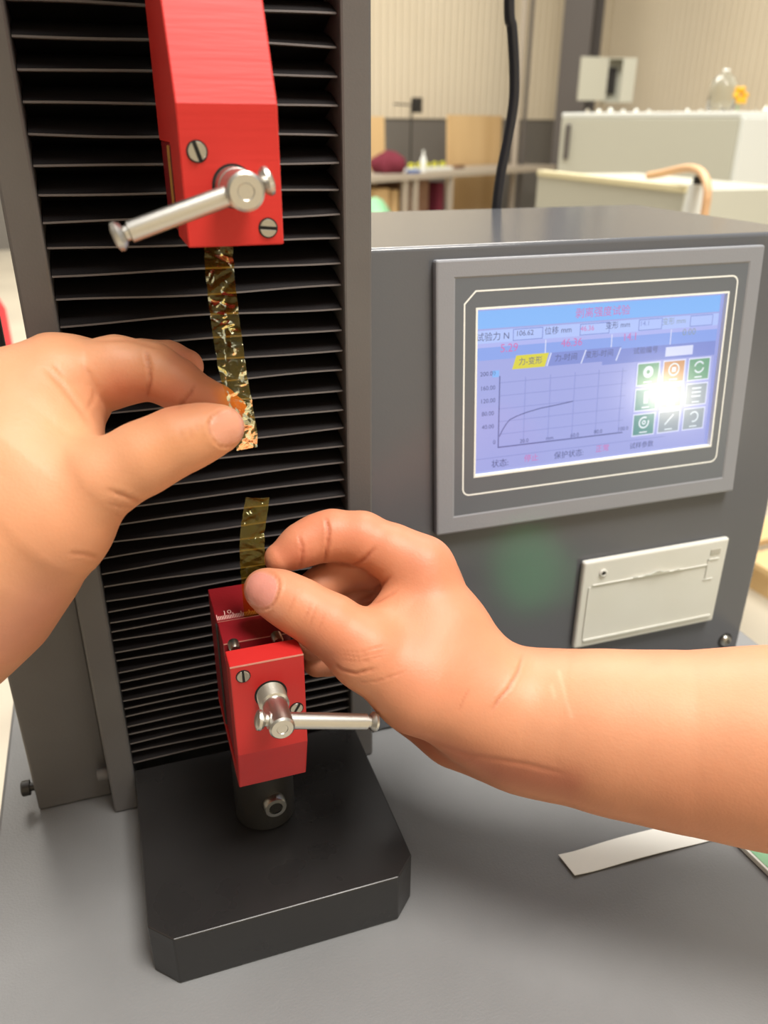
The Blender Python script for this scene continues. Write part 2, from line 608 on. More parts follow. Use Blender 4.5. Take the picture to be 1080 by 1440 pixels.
def spindle(parent, c, ax, r1, r2, l1, l2, thread=True):
    prof = [(r1 * 0.9, -0.004)]
    if thread:
        n = 6
        for k in range(n):
            t = l1 * k / n
            prof += [(r1, t), (r1 * 0.86, t + l1 / n * 0.55), (r1, t + l1 / n * 0.98)]
    else:
        prof += [(r1, 0), (r1, l1)]
    prof += [(r2, l1 + 0.0004), (r2, l1 + l2 - 0.0008), (r2 - 0.0008, l1 + l2), (r2 * 0.45, l1 + l2), (r2 * 0.40, l1 + l2 - 0.0003), (0.0003, l1 + l2 - 0.0003)]
    return MB().lathe(c, ax, prof, 36).build('clamp_screw', 'steel', parent, 30)


def tbar(parent, a, b, r, rc):
    a, b = np.asarray(a, float), np.asarray(b, float)
    L = float(np.linalg.norm(b - a))
    prof = [(rc * 0.55, 0), (rc * 0.95, 0.0007), (rc, 0.0018), (rc * 0.8, 0.003), (r * 0.72, 0.0036), (r * 0.72, 0.0046), (r, 0.005), (r, L - 0.005), (r * 0.72, L - 0.0046), (r * 0.72, L - 0.0036),
            (rc * 0.8, L - 0.003), (rc, L - 0.0018), (rc * 0.95, L - 0.0007), (rc * 0.55, L)]
    return MB().lathe(a, b - a, prof, 28).build('tommy_bar', 'steel', parent, 30)


GX0, GX1, GF = 0.0765 * H, 0.1640 * H, 0.780 * H
GM = 0.900 * H                                # plane of the film between the jaws
# ---- lower grip
CX, CYc, CR = 0.1215 * H, 0.902 * H, 0.0430 * H
lg = thing('film_grip', 'red anodised film grip with engraved scale, standing on the black plate', 'grip', (CX, CYc, PT))
cz1 = hz(-0.812)
MB().lathe((CX, CYc, PT + 0.0003), (0, 0, 1), [(CR - 0.0008, 0), (CR, 0.0008), (CR, cz1 - PT - 0.002), (CR - 0.0012, cz1 - PT - 0.0005)], 48).build('coupling', 'oxide', lg, 35)
MB().lathe((CX, CYc, cz1 - 0.0006), (0, 0, 1), [(CR * 0.93, 0), (CR * 0.93, 0.0016), (CR * 0.86, 0.002)], 40).build('lock_ring', 'screwsteel', lg, 35)
zb = hz(-0.766)
MB().lathe((CX, CYc, cz1), (0, 0, 1), [(CR * 0.7, 0), (CR * 0.7, zb - cz1 + 0.002)], 32).build('neck', 'oxide', lg, 35)
c = PY(386, 1132, CYc - CR - 0.001)
c[1] = CYc - math.sqrt(max(CR ** 2 - (c[0] - CX) ** 2, 0))
bo = MB().lathe(c + np.array([0, 0.001, 0]), (0.05, -1, 0), [(0.0056, 0), (0.0056, 0.0036), (0.0051, 0.0046), (0.0033, 0.0047), (0.0031, 0.0022), (0.0002, 0.0022)], 28).build('cap_bolt', 'screwsteel', lg, 35)
MB().lathe(c + np.array([0.0002, 0.001 - 0.0040, 0]), (0.05, -1, 0), [(0.0032, 0), (0.0032, 0.0004)], 6).build('hex_socket_shade', 'dark', bo)  # dark hex disc supplies the shade inside the bolt's socket
ztop = hz(-0.565)
zcr = hz(-0.696)
# front block (side profile extruded along X)
fy1 = 0.815 * H
prof = [(GF, ztop), (fy1, ztop), (fy1, zb + 0.006), (0.846 * H, zb + 0.006), (0.985 * H, zb + 0.006), (0.985 * H, zb), (GF + 0.020 * H, zb), (GF, zcr)]
MB().prism([(GX0, y, z) for y, z in prof], (GX1 - GX0, 0, 0)).build('grip_body', 'red_shaded', lg, bevel=0.0005)
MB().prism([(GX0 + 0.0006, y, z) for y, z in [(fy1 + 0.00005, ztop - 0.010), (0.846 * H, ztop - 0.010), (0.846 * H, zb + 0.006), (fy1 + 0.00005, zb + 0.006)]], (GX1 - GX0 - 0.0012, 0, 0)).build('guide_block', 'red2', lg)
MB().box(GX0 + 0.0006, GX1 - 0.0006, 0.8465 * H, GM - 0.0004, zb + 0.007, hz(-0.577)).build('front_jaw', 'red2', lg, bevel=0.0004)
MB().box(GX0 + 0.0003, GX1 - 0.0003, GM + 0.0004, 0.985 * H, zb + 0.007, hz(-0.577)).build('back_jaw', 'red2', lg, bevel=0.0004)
MB().box(GX0 - 0.0003, GX0 + 0.0004, GM - 0.0016, GM + 0.0002, zb + 0.009, hz(-0.58)).build('jaw_seam', 'oxide', lg)
# engraved scale on the back jaw, along its front edge
sc = MB()
zsc = hz(-0.577) + 0.00002
step = 0.00072
for k in range(40):
    x = GX0 + 0.0010 + k * step
    if x > GX1 - 0.001:
        break
    L = 0.0030 if k % 5 else 0.0044
    sc.box(x - 0.00016, x + 0.00016, GM + 0.0010, GM + 0.0010 + L, zsc - 0.00002, zsc + 0.00003)
so = sc.build('scale_marks', mat('engraving', srgb(226, 190, 182), 0.5), lg)
so['kind'] = 'stuff'

for (pxx, pyy) in ((330, 912), (391, 905)):
    c = PX(pxx, pyy, PY(pxx, pyy, 0.835 * H)[0])
    MB().lathe((c[0], 0.8464 * H, ztop - 0.0042), (0, -1, 0), [(0.0024, 0), (0.0024, 0.004), (0.0018, 0.0052), (0.0003, 0.0055)], 20).build('guide_pin', 'screwsteel', lg, 40)
slotted_screw(lg, PY(342, 951, GF), (0, -1, 0), 0.0026, math.radians(92))
slotted_screw(lg, PY(417, 996, GF), (0, -1, 0), 0.0026, math.radians(60))
c0 = PY(381, 976, GF)
spindle(lg, c0, (0, -1, 0), 0.0060, 0.0050, 0.0075, 0.0150)
MB().lathe(c0 + np.array([0, 0.0001, 0]), (0, -1, 0), [(0.0067, 0), (0.0067, 0.0002)], 32).build('screw_bore', 'dark', lg)
by = c0[1] - 0.0170
a_ = PY(362, 1003, by); b_ = PY(531, 1015, by)
a_[0] = c0[0] - 0.0092
a_[2] = c0[2] + (b_[2] - c0[2]) * (a_[0] - c0[0]) / (b_[0] - c0[0])
tbar(lg, a_, b_, 0.0033, 0.0041)
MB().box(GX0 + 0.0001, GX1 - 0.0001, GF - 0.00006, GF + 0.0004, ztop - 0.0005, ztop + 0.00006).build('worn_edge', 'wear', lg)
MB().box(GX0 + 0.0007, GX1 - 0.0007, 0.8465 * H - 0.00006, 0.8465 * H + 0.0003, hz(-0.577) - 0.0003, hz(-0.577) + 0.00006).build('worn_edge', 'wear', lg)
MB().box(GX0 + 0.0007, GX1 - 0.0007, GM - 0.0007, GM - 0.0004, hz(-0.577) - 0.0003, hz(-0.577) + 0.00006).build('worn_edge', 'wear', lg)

# ---- upper grip
ux0, ux1 = 0.0755 * H, 0.1632 * H
ug = thing('film_grip', 'bright red film grip with sloped face hanging in front of the bellows above the hands', 'grip', ((ux0 + ux1) / 2, GM, hz(-0.1015)))
uz0, uzc = hz(-0.1015), hz(0.0155)
slope = 0.50
yt = GF + slope * 0.135 * H
prof = [(GF, uz0), (GF, uzc), (yt, uzc + 0.135 * H), (yt, uzc + 0.26 * H), (0.985 * H, uzc + 0.26 * H), (0.985 * H, uz0 + 0.155 * H), (GM + 0.001, uz0 + 0.155 * H), (GM + 0.001, uz0 + 0.08 * H), (0.86 * H, uz0 + 0.08 * H), (0.86 * H, uz0)]
prof = [(GF, uz0), (GF, uzc), (yt, uzc + 0.135 * H), (yt, uzc + 0.26 * H), (0.985 * H, uzc + 0.26 * H), (0.985 * H, uz0 + 0.085 * H), (0.865 * H, uz0 + 0.085 * H), (0.865 * H, uz0)]
MB().prism([(ux0, y, z) for y, z in prof], (ux1 - ux0, 0, 0)).build('grip_body', 'red', ug, bevel=0.0005)
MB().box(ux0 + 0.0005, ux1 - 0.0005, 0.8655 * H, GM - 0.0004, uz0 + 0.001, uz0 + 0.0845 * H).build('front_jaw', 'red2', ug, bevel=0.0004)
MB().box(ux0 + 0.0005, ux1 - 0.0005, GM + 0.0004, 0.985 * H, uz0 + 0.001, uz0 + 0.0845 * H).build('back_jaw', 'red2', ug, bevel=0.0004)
MB().box(ux0 - 0.0002, ux0 + 0.0006, GM - 0.0018, GM - 0.0003, uz0 + 0.002, uz0 + 0.082 * H).build('jaw_seam', mat('brass_shim', srgb(190, 150, 84), 0.35, metal=0.6), ug)
MB().box(ux0 - 0.0002, ux0 + 0.0006, 0.8645 * H - 0.0006, 0.8645 * H + 0.0005, uz0 + 0.002, uz0 + 0.082 * H).build('jaw_seam', 'dark', ug)
slotted_screw(ug, PY(277, 213, GF), (0, -1, 0), 0.0028, math.radians(108))
slotted_screw(ug, PY(377, 320.5, GF), (0, -1, 0), 0.0027, math.radians(-5))
c0 = PY(328, 262, GF)
spindle(ug, c0, (0, -1, 0), 0.0057, 0.0054, 0.0080, 0.0150, thread=False)
MB().lathe(c0 + np.array([0, 0.0001, 0]), (0, -1, 0), [(0.0064, 0), (0.0064, 0.0002)], 32).build('screw_bore', 'dark', ug)
by = c0[1] - 0.0165
b_ = PY(159, 335, by)
sx_ = c0[0] + 0.0088
a_ = np.array([sx_, by, c0[2] - (b_[2] - c0[2]) * (sx_ - c0[0]) / (c0[0] - b_[0])])
tbar(ug, a_, b_, 0.0030, 0.0042)
MB().lathe(((ux0 + ux1) / 2, GM + 0.006, uzc + 0.26 * H), (0, 0, 1), [(0.013, 0), (0.013, 0.05)], 32).build('coupling', 'oxide', ug, 35)
# crosshead arm that carries it (above the picture)
xa = thing('crosshead_arm', 'grey crosshead arm above the bright red grip', 'machine arm', ((ux0 + ux1) / 2, RY, uzc + 0.26 * H + 0.05))
MB().box(ux0 - 0.02, ux1 + 0.02, GM - 0.03, RY - 0.0005, uzc + 0.26 * H + 0.05, uzc + 0.26 * H + 0.11).build('arm_block', 'rail', xa, bevel=0.002)

# ================================================================== CONTROL BOX
cbx = thing('control_box', 'dark grey metal control box with lit touch screen beside the machine column', 'control box', (0.75 * H, 1.3 * H, 0.0))
BXL, BXR = 0.345 * H, 1.156 * H
FY, FZ, SL = 1.103 * H, hz(-0.66), 0.095
n_up = np.array([0, -1.0, SL]); n_up /= np.linalg.norm(n_up)
p_up = np.array([0.7 * H, FY, FZ])
tp = PPL(760, 339.5, p_up, n_up)
BT = float(tp[2])
BK = float(PZ(860, 288.5, BT)[1])
fold = []
for k in range(9):
    t = k / 8
    z_ = FZ - 0.030 + 0.060 * t
    fold.append((FY + SL * 0.060 * t * t / 2, z_))
prof = [(FY, 0.0006)] + fold + [(FY + SL * (BT - FZ), BT), (BK, BT), (BK, 0.0006)]
MB().prism([(BXL, y, z) for y, z in prof], (BXR - BXL, 0, 0)).build('cabinet_shell', 'box', cbx, 30, bevel=0.0022, bseg=3)
# touch panel
T = 0.0055
pb_ = p_up + n_up * T
ux = np.array([1.0, 0, 0]); uv = np.cross(n_up, ux); uv = np.cross(ux, n_up) if uv[2] < 0 else uv
if uv[2] < 0:
    uv = -uv


def SCR(x, y, off=0.0):
    return PPL(x, y, p_up + n_up * (T + off), n_up)


def s2(p):                      # plane coordinates
    p = np.asarray(p) - p_up
    return float(p @ ux), float(p @ uv)


def s3(u, v, off=0.0):
    return p_up + ux * u + uv * v + n_up * (T + off)


def rect_from(*px):
    q = [s2(SCR(*p)) for p in px]
    us = sorted(a for a, _ in q); vs = sorted(b for _, b in q)
    return (us[0] + us[1]) / 2, (us[2] + us[3]) / 2, (vs[0] + vs[1]) / 2, (vs[2] + vs[3]) / 2


BZ = rect_from((612, 365), (1076, 345), (615, 755), (1032, 690))
FC = rect_from((641, 393), (1053, 370), (640, 728), (1016, 668))
LN = rect_from((653, 410), (1038, 388), (652, 698), (1008, 648))
WN = rect_from((669, 434.5), (1028, 408), (667, 674), (1000, 627))


def frame(outer, inner, lo, hi, name, m, parent, bevel=0.0):
    a0, a1, b0, b1 = outer; c0, c1, d0, d1 = inner
    mb = MB()
    o = [(a0, b0), (a1, b0), (a1, b1), (a0, b1)]; i = [(c0, d0), (c1, d0), (c1, d1), (c0, d1)]
    vs = [s3(u, v, lo) for u, v in o] + [s3(u, v, lo) for u, v in i] + [s3(u, v, hi) for u, v in o] + [s3(u, v, hi) for u, v in i]
    fs = []
    for k in range(4):
        k2 = (k + 1) % 4
        fs += [(8 + k, 8 + k2, 12 + k2, 12 + k), (k, k2, 8 + k2, 8 + k), (4 + k, 12 + k, 12 + k2, 4 + k2), (k, 4 + k, 4 + k2, k2)]
    return mb.add(vs, fs).build(name, m, parent, bevel=bevel)


def slab(r, lo, hi, name, m, parent, bevel=0.0):
    a0, a1, b0, b1 = r
    return MB().prism([s3(a0, b0, lo), s3(a1, b0, lo), s3(a1, b1, lo), s3(a0, b1, lo)], n_up * (hi - lo)).build(name, m, parent, bevel=bevel)


tpn = frame(BZ, FC, -T, 0.0, 'touch_panel', 'bezel', cbx, bevel=0.0012)
frame((FC[0] - 0.0004, FC[1] + 0.0004, FC[2] - 0.0004, FC[3] + 0.0004), WN, -T + 0.0004, -0.0004, 'front_film', 'face', tpn)
# white outline with clipped upper-left corner
w = 0.00045
cut = 0.0062; rc = 0.004
op = []
a0, a1, b0_, b1_ = LN
op += [(a0, b1_ - cut), (a0 + cut, b1_)]
for (cx_, cy_, st_) in ((a1 - rc, b1_ - rc, 90), (a1 - rc, b0_ + rc, 0), (a0 + rc, b0_ + rc, -90)):
    for k in range(6):
        a = math.radians(st_ - k * 18)
        op.append((cx_ + rc * math.cos(a), cy_ + rc * math.sin(a)))
n = len(op)
vs = []; fs = []
for i in range(n):
    p, q, r_ = np.array(op[i - 1]), np.array(op[i]), np.array(op[(i + 1) % n])
    t1 = (q - p) / (np.linalg.norm(q - p) + 1e-12); t2 = (r_ - q) / (np.linalg.norm(r_ - q) + 1e-12)
    nn = np.array([t1[1] + t2[1], -(t1[0] + t2[0])]); nn /= np.linalg.norm(nn)
    for s in (w, -w):
        for off in (-0.0004, -0.0003):
            e = q + nn * s
            vs.append(s3(e[0], e[1], off))
for i in range(n):
    j = (i + 1) % n
    A, B = 4 * i, 4 * j
    fs += [(A + 1, B + 1, B + 3, A + 3), (A, B, B + 1, A + 1), (A + 2, A + 3, B + 3, B + 2)]
MB().add(vs, fs).build('outline', 'line', tpn)
frame(WN, (WN[0] + 0.0011, WN[1] - 0.0011, WN[2] + 0.0011, WN[3] - 0.0011), -0.003, -0.00025, 'window_frame', 'line', tpn)
SD = -0.0030                     # lcd plane below the bezel face
lcd = slab((WN[0] + 0.0009, WN[1] - 0.0009, WN[2] + 0.0009, WN[3] - 0.0009), SD - 0.0008, SD - 0.0002, 'screen', emis('lcd_lilac', srgb(164, 172, 232), 0.95), tpn)


def SP(x, y):
    return s2(PPL(x, y, p_up + n_up * (T + SD), n_up))


def ui_poly(px, m, name, lift=0.00002):
    q = [SP(*p) for p in px]
    return MB().prism([s3(u, v, SD + lift) for u, v in q], n_up * 0.00001).build(name, m, tpn)


def quad_px(x0, y0, x1, y1, sl=-0.085):
    """rectangle of the screen: its left/right in px at the given top-left and bottom-right"""
    u0, v0 = SP(x0, y0); u1, v1 = SP(x1, y1)
    return u0, u1, v0, v1


def ui_rect(r, m, name, lift=0.00002):
    a0, a1, b0, b1 = r
    return MB().prism([s3(a0, b0, SD + lift), s3(a1, b0, SD + lift), s3(a1, b1, SD + lift), s3(a0, b1, SD + lift)], n_up * 0.00001).build(name, m, tpn)


def ui_line(px, m, name, w=0.00025, lift=0.00006):
    q = [np.array(SP(*p)) for p in px]
    vs, fs = [], []
    for i, p in enumerate(q):
        t = q[min(i + 1, len(q) - 1)] - q[max(i - 1, 0)]; t = t / np.linalg.norm(t)
        nn = np.array([-t[1], t[0]]) * w
        for s in (1, -1):
            e = p + nn * s
            vs.append(s3(e[0], e[1], SD + lift))
    for i in range(len(q) - 1):
        fs.append((2 * i, 2 * i + 1, 2 * i + 3, 2 * i + 2))
    return MB().add(vs, fs).build(name, m, tpn, fix=False)


def text_mesh(body, size):
    cu = bpy.data.curves.new('t', 'FONT')
    cu.body = body; cu.size = size; cu.align_x = 'CENTER'; cu.align_y = 'CENTER'
    cu.resolution_u = 3
    ob = bpy.data.objects.new('t', cu)
    COL.objects.link(ob)
    dg = bpy.context.evaluated_depsgraph_get()
    me = bpy.data.meshes.new_from_object(ob.evaluated_get(dg))
    vs = [tuple(v.co) for v in me.vertices]; fs = [tuple(p.vertices) for p in me.polygons]
    bpy.data.objects.remove(ob, do_unlink=True)
    bpy.data.curves.remove(cu); bpy.data.meshes.remove(me)
    return vs, fs


def ui_text(body, x, y, size, m, name='screen_text', lift=0.00008):
    vs, fs = text_mesh(body, size * 1.15)
    u, v = SP(x, y)
    return MB().add([s3(u + a, v + b, SD + lift) for a, b, _ in vs], fs).build(name, m, tpn, fix=False)


E_ = {k: emis('lcd_' + k, srgb(*c), s) for k, c, s in (
    ('skyblue', (132, 184, 248), 1.0), ('midblue', (140, 168, 240), 0.95), ('paleblue', (176, 196, 250), 1.0), ('palelilac', (172, 180, 240), 1.0), ('periwinkle', (130, 146, 218), 0.95),
    ('yellow', (222, 214, 72), 0.95), ('ink', (88, 96, 146), 0.85), ('pink', (214, 120, 190), 0.9), ('grid', (146, 154, 216), 0.9), ('axis', (96, 104, 160), 0.9), ('white', (214, 220, 250), 1.0),
    ('teal', (96, 156, 156), 0.9), ('green', (110, 170, 140), 0.9), ('grey', (148, 164, 180), 0.9), ('orange', (206, 150, 104), 0.95), ('icon', (220, 232, 240), 1.0))}
W0, W1, V0, V1 = WN[0] + 0.0011, WN[1] - 0.0011, WN[2] + 0.0011, WN[3] - 0.0011
SWd, SHt = W1 - W0, V1 - V0


def R(u0, u1, v0, v1):          # fractions of the screen, v from the top
    return (W0 + SWd * u0, W0 + SWd * u1, V1 - SHt * v1, V1 - SHt * v0)


ui_rect(R(0.004, 0.985, 0.012, 0.115), E_['skyblue'], 'title_bar')
ui_rect(R(0.004, 0.985, 0.125, 0.20), E_['paleblue'], 'field_strip')
ui_rect(R(0.004, 0.985, 0.20, 0.30), E_['midblue'], 'value_strip')
ui_rect(R(0.004, 0.985, 0.20, 0.225), E_['palelilac'], 'value_strip', 0.00003)
ui_rect(R(0.50, 0.985, 0.30, 0.392), E_['periwinkle'], 'tab_strip', 0.00001)
for a, b in ((0.14, 0.255), (0.40, 0.52), (0.64, 0.74), (0.86, 0.96)):
    ui_rect(R(a, b, 0.128, 0.198), E_['periwinkle'], 'value_field', 0.00004)
    ui_rect(R(a + 0.003, b - 0.003, 0.133, 0.193), E_['paleblue'], 'value_field', 0.00005)
for a in (0.265, 0.53, 0.78):
    ui_rect(R(a, a + 0.004, 0.205, 0.30), E_['white'], 'divider', 0.00005)
ui_text('剥离强度试验', 848, 439, 0.0050, E_['pink'])
ui_text('试验力 N', 693, 474, 0.0042, E_['ink'])
ui_text('106.62', 738, 468.5, 0.0034, E_['ink'])
ui_text('位移 mm', 785, 465, 0.0038, E_['ink'])
ui_text('46.36', 826, 462, 0.0034, E_['pink'])
ui_text('变形 mm', 869, 457.5, 0.0036, E_['ink'])
ui_text('14.1', 907, 455, 0.0034, E_['periwinkle'])
ui_text('变形 mm', 948, 452, 0.0036, E_['grey'])
ui_text('5.29', 716, 489.5, 0.0054, E_['pink'])
ui_text('46.36', 804, 482, 0.0052, E_['pink'])
ui_text('14.1', 886, 474, 0.0050, E_['pink'])
ui_text('0.00', 969, 467, 0.0046, E_['grey'])
# tabs
def tab(xa, xb, ytop, ybot, m, sk=6):
    sl = -0.088
    ui_poly([(xa, ybot), (xb - sk, ybot + sl * (xb - sk - xa)), (xb, ytop + sl * (xb - xa)), (xa + sk, ytop + sl * sk)], m, 'tab', 0.00007)


tab(720, 772, 500.5, 519.5, E_['yellow'])
tab(769, 824, 496.5, 515, E_['periwinkle'])
tab(817, 874, 492, 511, E_['periwinkle'])
ui_line([(769, 515), (775, 496)], E_['white'], 'tab_edge', 0.0004, 0.00009)
ui_line([(817, 511), (824, 492)], E_['white'], 'tab_edge', 0.0004, 0.00009)
ui_line([(866, 507), (873, 489)], E_['white'], 'tab_edge', 0.0004, 0.00009)
ui_text('力-变形', 746, 508, 0.0038, E_['ink'], lift=0.0001)
ui_text('力-时间', 796, 503, 0.0037, E_['ink'], lift=0.0001)
ui_text('变形-时间', 843, 498, 0.0036, E_['ink'], lift=0.0001)
ui_text('试验编号', 908, 493, 0.0036, E_['ink'], lift=0.0001)
ui_rect(R(0.765, 0.885, 0.315, 0.375), E_['white'], 'value_field', 0.00009)
# graph
gx0 = (SP(702, 565)[0] - W0) / SWd
gx1 = (SP(879, 560)[0] - W0) / SWd
for k in range(6):
    v = 0.44 + k * 0.0800
    ui_rect(R(gx0, gx1, v, v + 0.0035), E_['grid'], 'grid_line', 0.00004)
for k in range(1, 6):
    u = gx0 + (gx1 - gx0) * k / 5.2
    ui_rect(R(u, u + 0.0022, 0.42, 0.845), E_['grid'], 'grid_line', 0.00004)
ui_rect(R(gx0 - 0.002, gx0 + 0.002, 0.40, 0.845), E_['axis'], 'axis_line', 0.00006)
ui_rect(R(gx0 - 0.002, gx1, 0.841, 0.848), E_['axis'], 'axis_line', 0.00006)
ui_line([(702, 614), (707, 604), (712, 596), (717, 590), (727, 585), (740, 580), (760, 574), (780, 570), (800, 565.5), (806, 564)], E_['axis'], 'force_curve', 0.00028, 0.00007)
ui_rect(R(gx0 - 0.028, gx0 - 0.003, 0.365, 0.405), E_['skyblue'], 'marker', 0.00007)
for t, y in (('200.00', 526), ('160.00', 546), ('120.00', 564), ('80.00', 582), ('40.00', 600.5)):
    ui_text(t, 686, y, 0.0029, E_['ink'])
ui_text('0', 695, 622, 0.0029, E_['ink'])
for t, x, y in (('20.0', 737, 620), ('mm', 773, 616), ('60.0', 808, 612), ('80.0', 841, 607), ('100.0', 876, 603)):
    ui_text(t, x, y, 0.0028, E_['ink'])
ui_text('状态:', 703, 652, 0.0042, E_['ink'])
ui_text('停止', 747, 644.5, 0.0040, E_['pink'])
ui_text('保护状态:', 800, 639, 0.0040, E_['ink'])
ui_text('正常', 847, 631, 0.0040, E_['pink'])
ui_text('试样参数', 902, 626, 0.0036, E_['ink'])
ui_rect(R(0.004, 0.80, 0.905, 0.909), E_['grid'], 'grid_line', 0.00003)
# buttons
bcol = [['green', 'orange', 'green'], ['teal', 'green', 'grey'], ['teal', 'grey', 'grey']]
ICON = E_['icon']


def ring(u, v, r0, r1, a0=0, a1=360, name='icon', lift=0.0001):
    n = 20
    vs, fs = [], []
    for k in range(n + 1):
        a = math.radians(a0 + (a1 - a0) * k / n)
        for r in (r0, r1):
            vs.append(s3(u + r * math.cos(a), v + r * math.sin(a), SD + lift))
    for k in range(n):
        fs.append((2 * k, 2 * k + 1, 2 * k + 3, 2 * k + 2))
    return MB().add(vs, fs).build(name, ICON, tpn, fix=False)


for i in range(3):
    for j in range(3):
        u0 = 0.648 + j * 0.1120; v0 = 0.400 + i * 0.166
        r = R(u0, u0 + 0.100, v0, v0 + 0.152)
        ui_rect(r, E_['white'], 'button_edge', 0.00004)
        d = 0.0008
        ui_rect((r[0] + d, r[1] - d, r[2] + d, r[3] - d), E_[bcol[i][j]], 'button', 0.00007)
        uc, vc = (r[0] + r[1]) / 2, (r[2] + r[3]) / 2 + 0.0012
        kd = i * 3 + j
        if kd == 0:
            ring(uc, vc, 0.0012, 0.0034)
        elif kd == 1:
            ring(uc, vc, 0.0030, 0.0038); ui_rect((uc - 0.0014, uc + 0.0014, vc - 0.0014, vc + 0.0014), ICON, 'icon', 0.0001)
        elif kd == 2:
            ring(uc, vc, 0.0026, 0.0036, 30, 170); ring(uc, vc, 0.0026, 0.0036, 210, 350)
        elif kd == 3:
            ui_rect((uc - 0.0014, uc + 0.0014, vc - 0.0034, vc + 0.0034), ICON, 'icon', 0.0001)
        elif kd == 4:
            MB().add([s3(uc - 0.0034, vc - 0.0030, SD + 0.0001), s3(uc + 0.0034, vc - 0.0030, SD + 0.0001), s3(uc, vc + 0.0036, SD + 0.0001)], [(0, 1, 2)]).build('icon', ICON, tpn, fix=False)
        elif kd == 5:
            for q in (-0.0024, 0, 0.0024):
                ui_rect((uc - 0.0032, uc + 0.0032, vc + q - 0.0005, vc + q + 0.0005), ICON, 'icon', 0.0001)
        elif kd == 6:
            ring(uc, vc, 0.0026, 0.0036, 60, 380); ring(uc, vc, 0.0006, 0.0014)
        elif kd == 7:
            MB().add([s3(uc - 0.0032, vc - 0.0026, SD + 0.0001), s3(uc - 0.0024, vc - 0.0032, SD + 0.0001), s3(uc + 0.0032, vc + 0.0026, SD + 0.0001), s3(uc + 0.0024, vc + 0.0032, SD + 0.0001)], [(0, 1, 2, 3)]).build('icon', ICON, tpn, fix=False)
        else:
            ring(uc, vc, 0.0024, 0.0034, -110, 150)
        ui_rect((uc - 0.0026, uc + 0.0026, r[2] + 0.0018, r[2] + 0.0026), ICON, 'icon', 0.0001)

# number engraved on the lower grip's scale
vs, fs = text_mesh('10', 0.0042)
rc0 = PZ(319, 861, zsc)
MB().add([(rc0[0] + a, rc0[1] + b, zsc + 0.00004) for a, b, _ in vs], fs).build('scale_number', bpy.data.materials['engraving'], lg, fix=False)
# small printer in the lower face
pr = rect = None
PYf = FY - 0.0045
A = PY(822, 791, PYf); B = PY(1025, 757.5, PYf); Cc = PY(807, 914, PYf); Dd = PY(1004, 872, PYf)
x0, x1 = (A[0] + Cc[0]) / 2, (B[0] + Dd[0]) / 2
z1, z0 = (A[2] + B[2]) / 2, (Cc[2] + Dd[2]) / 2
po = MB().box(x0, x1, PYf, FY - 0.0002, z0, z1).build('printer_cover', 'white', cbx, bevel=0.0016, bseg=3)
wd, ht = x1 - x0, z1 - z0
zt2 = z1 - ht * 0.27
# door: a raised frame line and the torn paper edge
MB().box(x0 + wd * 0.07, x1 - wd * 0.135, PYf - 0.0008, PYf - 0.00005, zt2 - 0.0004, zt2 + 0.0005).build('door_seam', 'white', po, bevel=0.0003)
MB().box(x0 + wd * 0.05, x1 - wd * 0.035, PYf - 0.0010, PYf - 0.00005, z0 + ht * 0.075, z0 + ht * 0.105).build('door_lip', 'white', po, bevel=0.0004)
MB().box(x0 + wd * 0.045, x0 + wd * 0.055, PYf - 0.0006, PYf - 0.00005, z0 + ht * 0.12, zt2 - 0.001).build('door_seam', 'white', po, bevel=0.0002)
MB().box(x1 - wd * 0.135, x1 - wd * 0.125, PYf - 0.0006, PYf - 0.00005, zt2 - 0.011, zt2 + 0.004).build('door_latch', 'white', po, bevel=0.0002)
MB().box(x1 - wd * 0.135, x1 - wd * 0.055, PYf - 0.0006, PYf - 0.00005, zt2 + 0.003, zt2 + 0.004).build('door_latch', 'white', po, bevel=0.0002)
MB().box(x1 - wd * 0.145, x1 - wd * 0.075, PYf - 0.0006, PYf - 0.00005, zt2 - 0.0115, zt2 - 0.0108).build('door_latch', 'white', po, bevel=0.0002)
MB().box(x1 - wd * 0.125, x1 - wd * 0.055, PYf - 0.0004, PYf - 0.00002, z1 - ht * 0.165, z1 - ht * 0.10).build('indicator_window', mat('window_grey', srgb(176, 174, 164), 0.4), po, bevel=0.0002)
tp_ = MB()
pts = []
for k in range(25):
    t = k / 24
    x = x0 + wd * (0.33 + 0.36 * t)
    up_ = 0.0008 + 0.0022 * math.exp(-((t - 0.48) / 0.12) ** 2) + 0.0004 * math.sin(t * 31)
    pts.append((x, up_))
vs = []; fs = []
for x, u_ in pts:
    vs += [(x, PYf - 0.0009, zt2 + 0.0003), (x, PYf - 0.0012 - u_ * 0.5, zt2 + 0.0003 + u_)]
for k in range(24):
    fs.append((2 * k, 2 * k + 2, 2 * k + 3, 2 * k + 1))
tp_.add(vs, fs).build('paper_edge', 'paper', po, fix=False)
c = PY(848, 805.5, PYf)
MB().lathe(c, (0, -1, 0), [(0.0026, 0), (0.0026, 0.0009), (0.0017, 0.0012), (0.0014, 0.0005), (0.0002, 0.0005)], 24).build('feed_button', 'white', po, 40)
MB().lathe(c + np.array([0, -0.0006, 0]), (0, -1, 0), [(0.0013, 0), (0.0011, 0.0003)], 16).build('button_centre', 'dark', po)
c = PY(1019, 900, FY)
bs = MB().lathe(c, (0, -1, 0), [(0.0043, 0), (0.0043, 0.0008), (0.0036, 0.0022), (0.0022, 0.0028), (0.0020, 0.0014), (0.0002, 0.0014)], 28).build('button_head_bolt', 'screwsteel', cbx, 50)
MB().lathe(c + np.array([0, 0.0001, 0]), (0, -1, 0), [(0.0056, 0), (0.0056, 0.0005)], 28).build('washer', 'oxide', bs, 40)

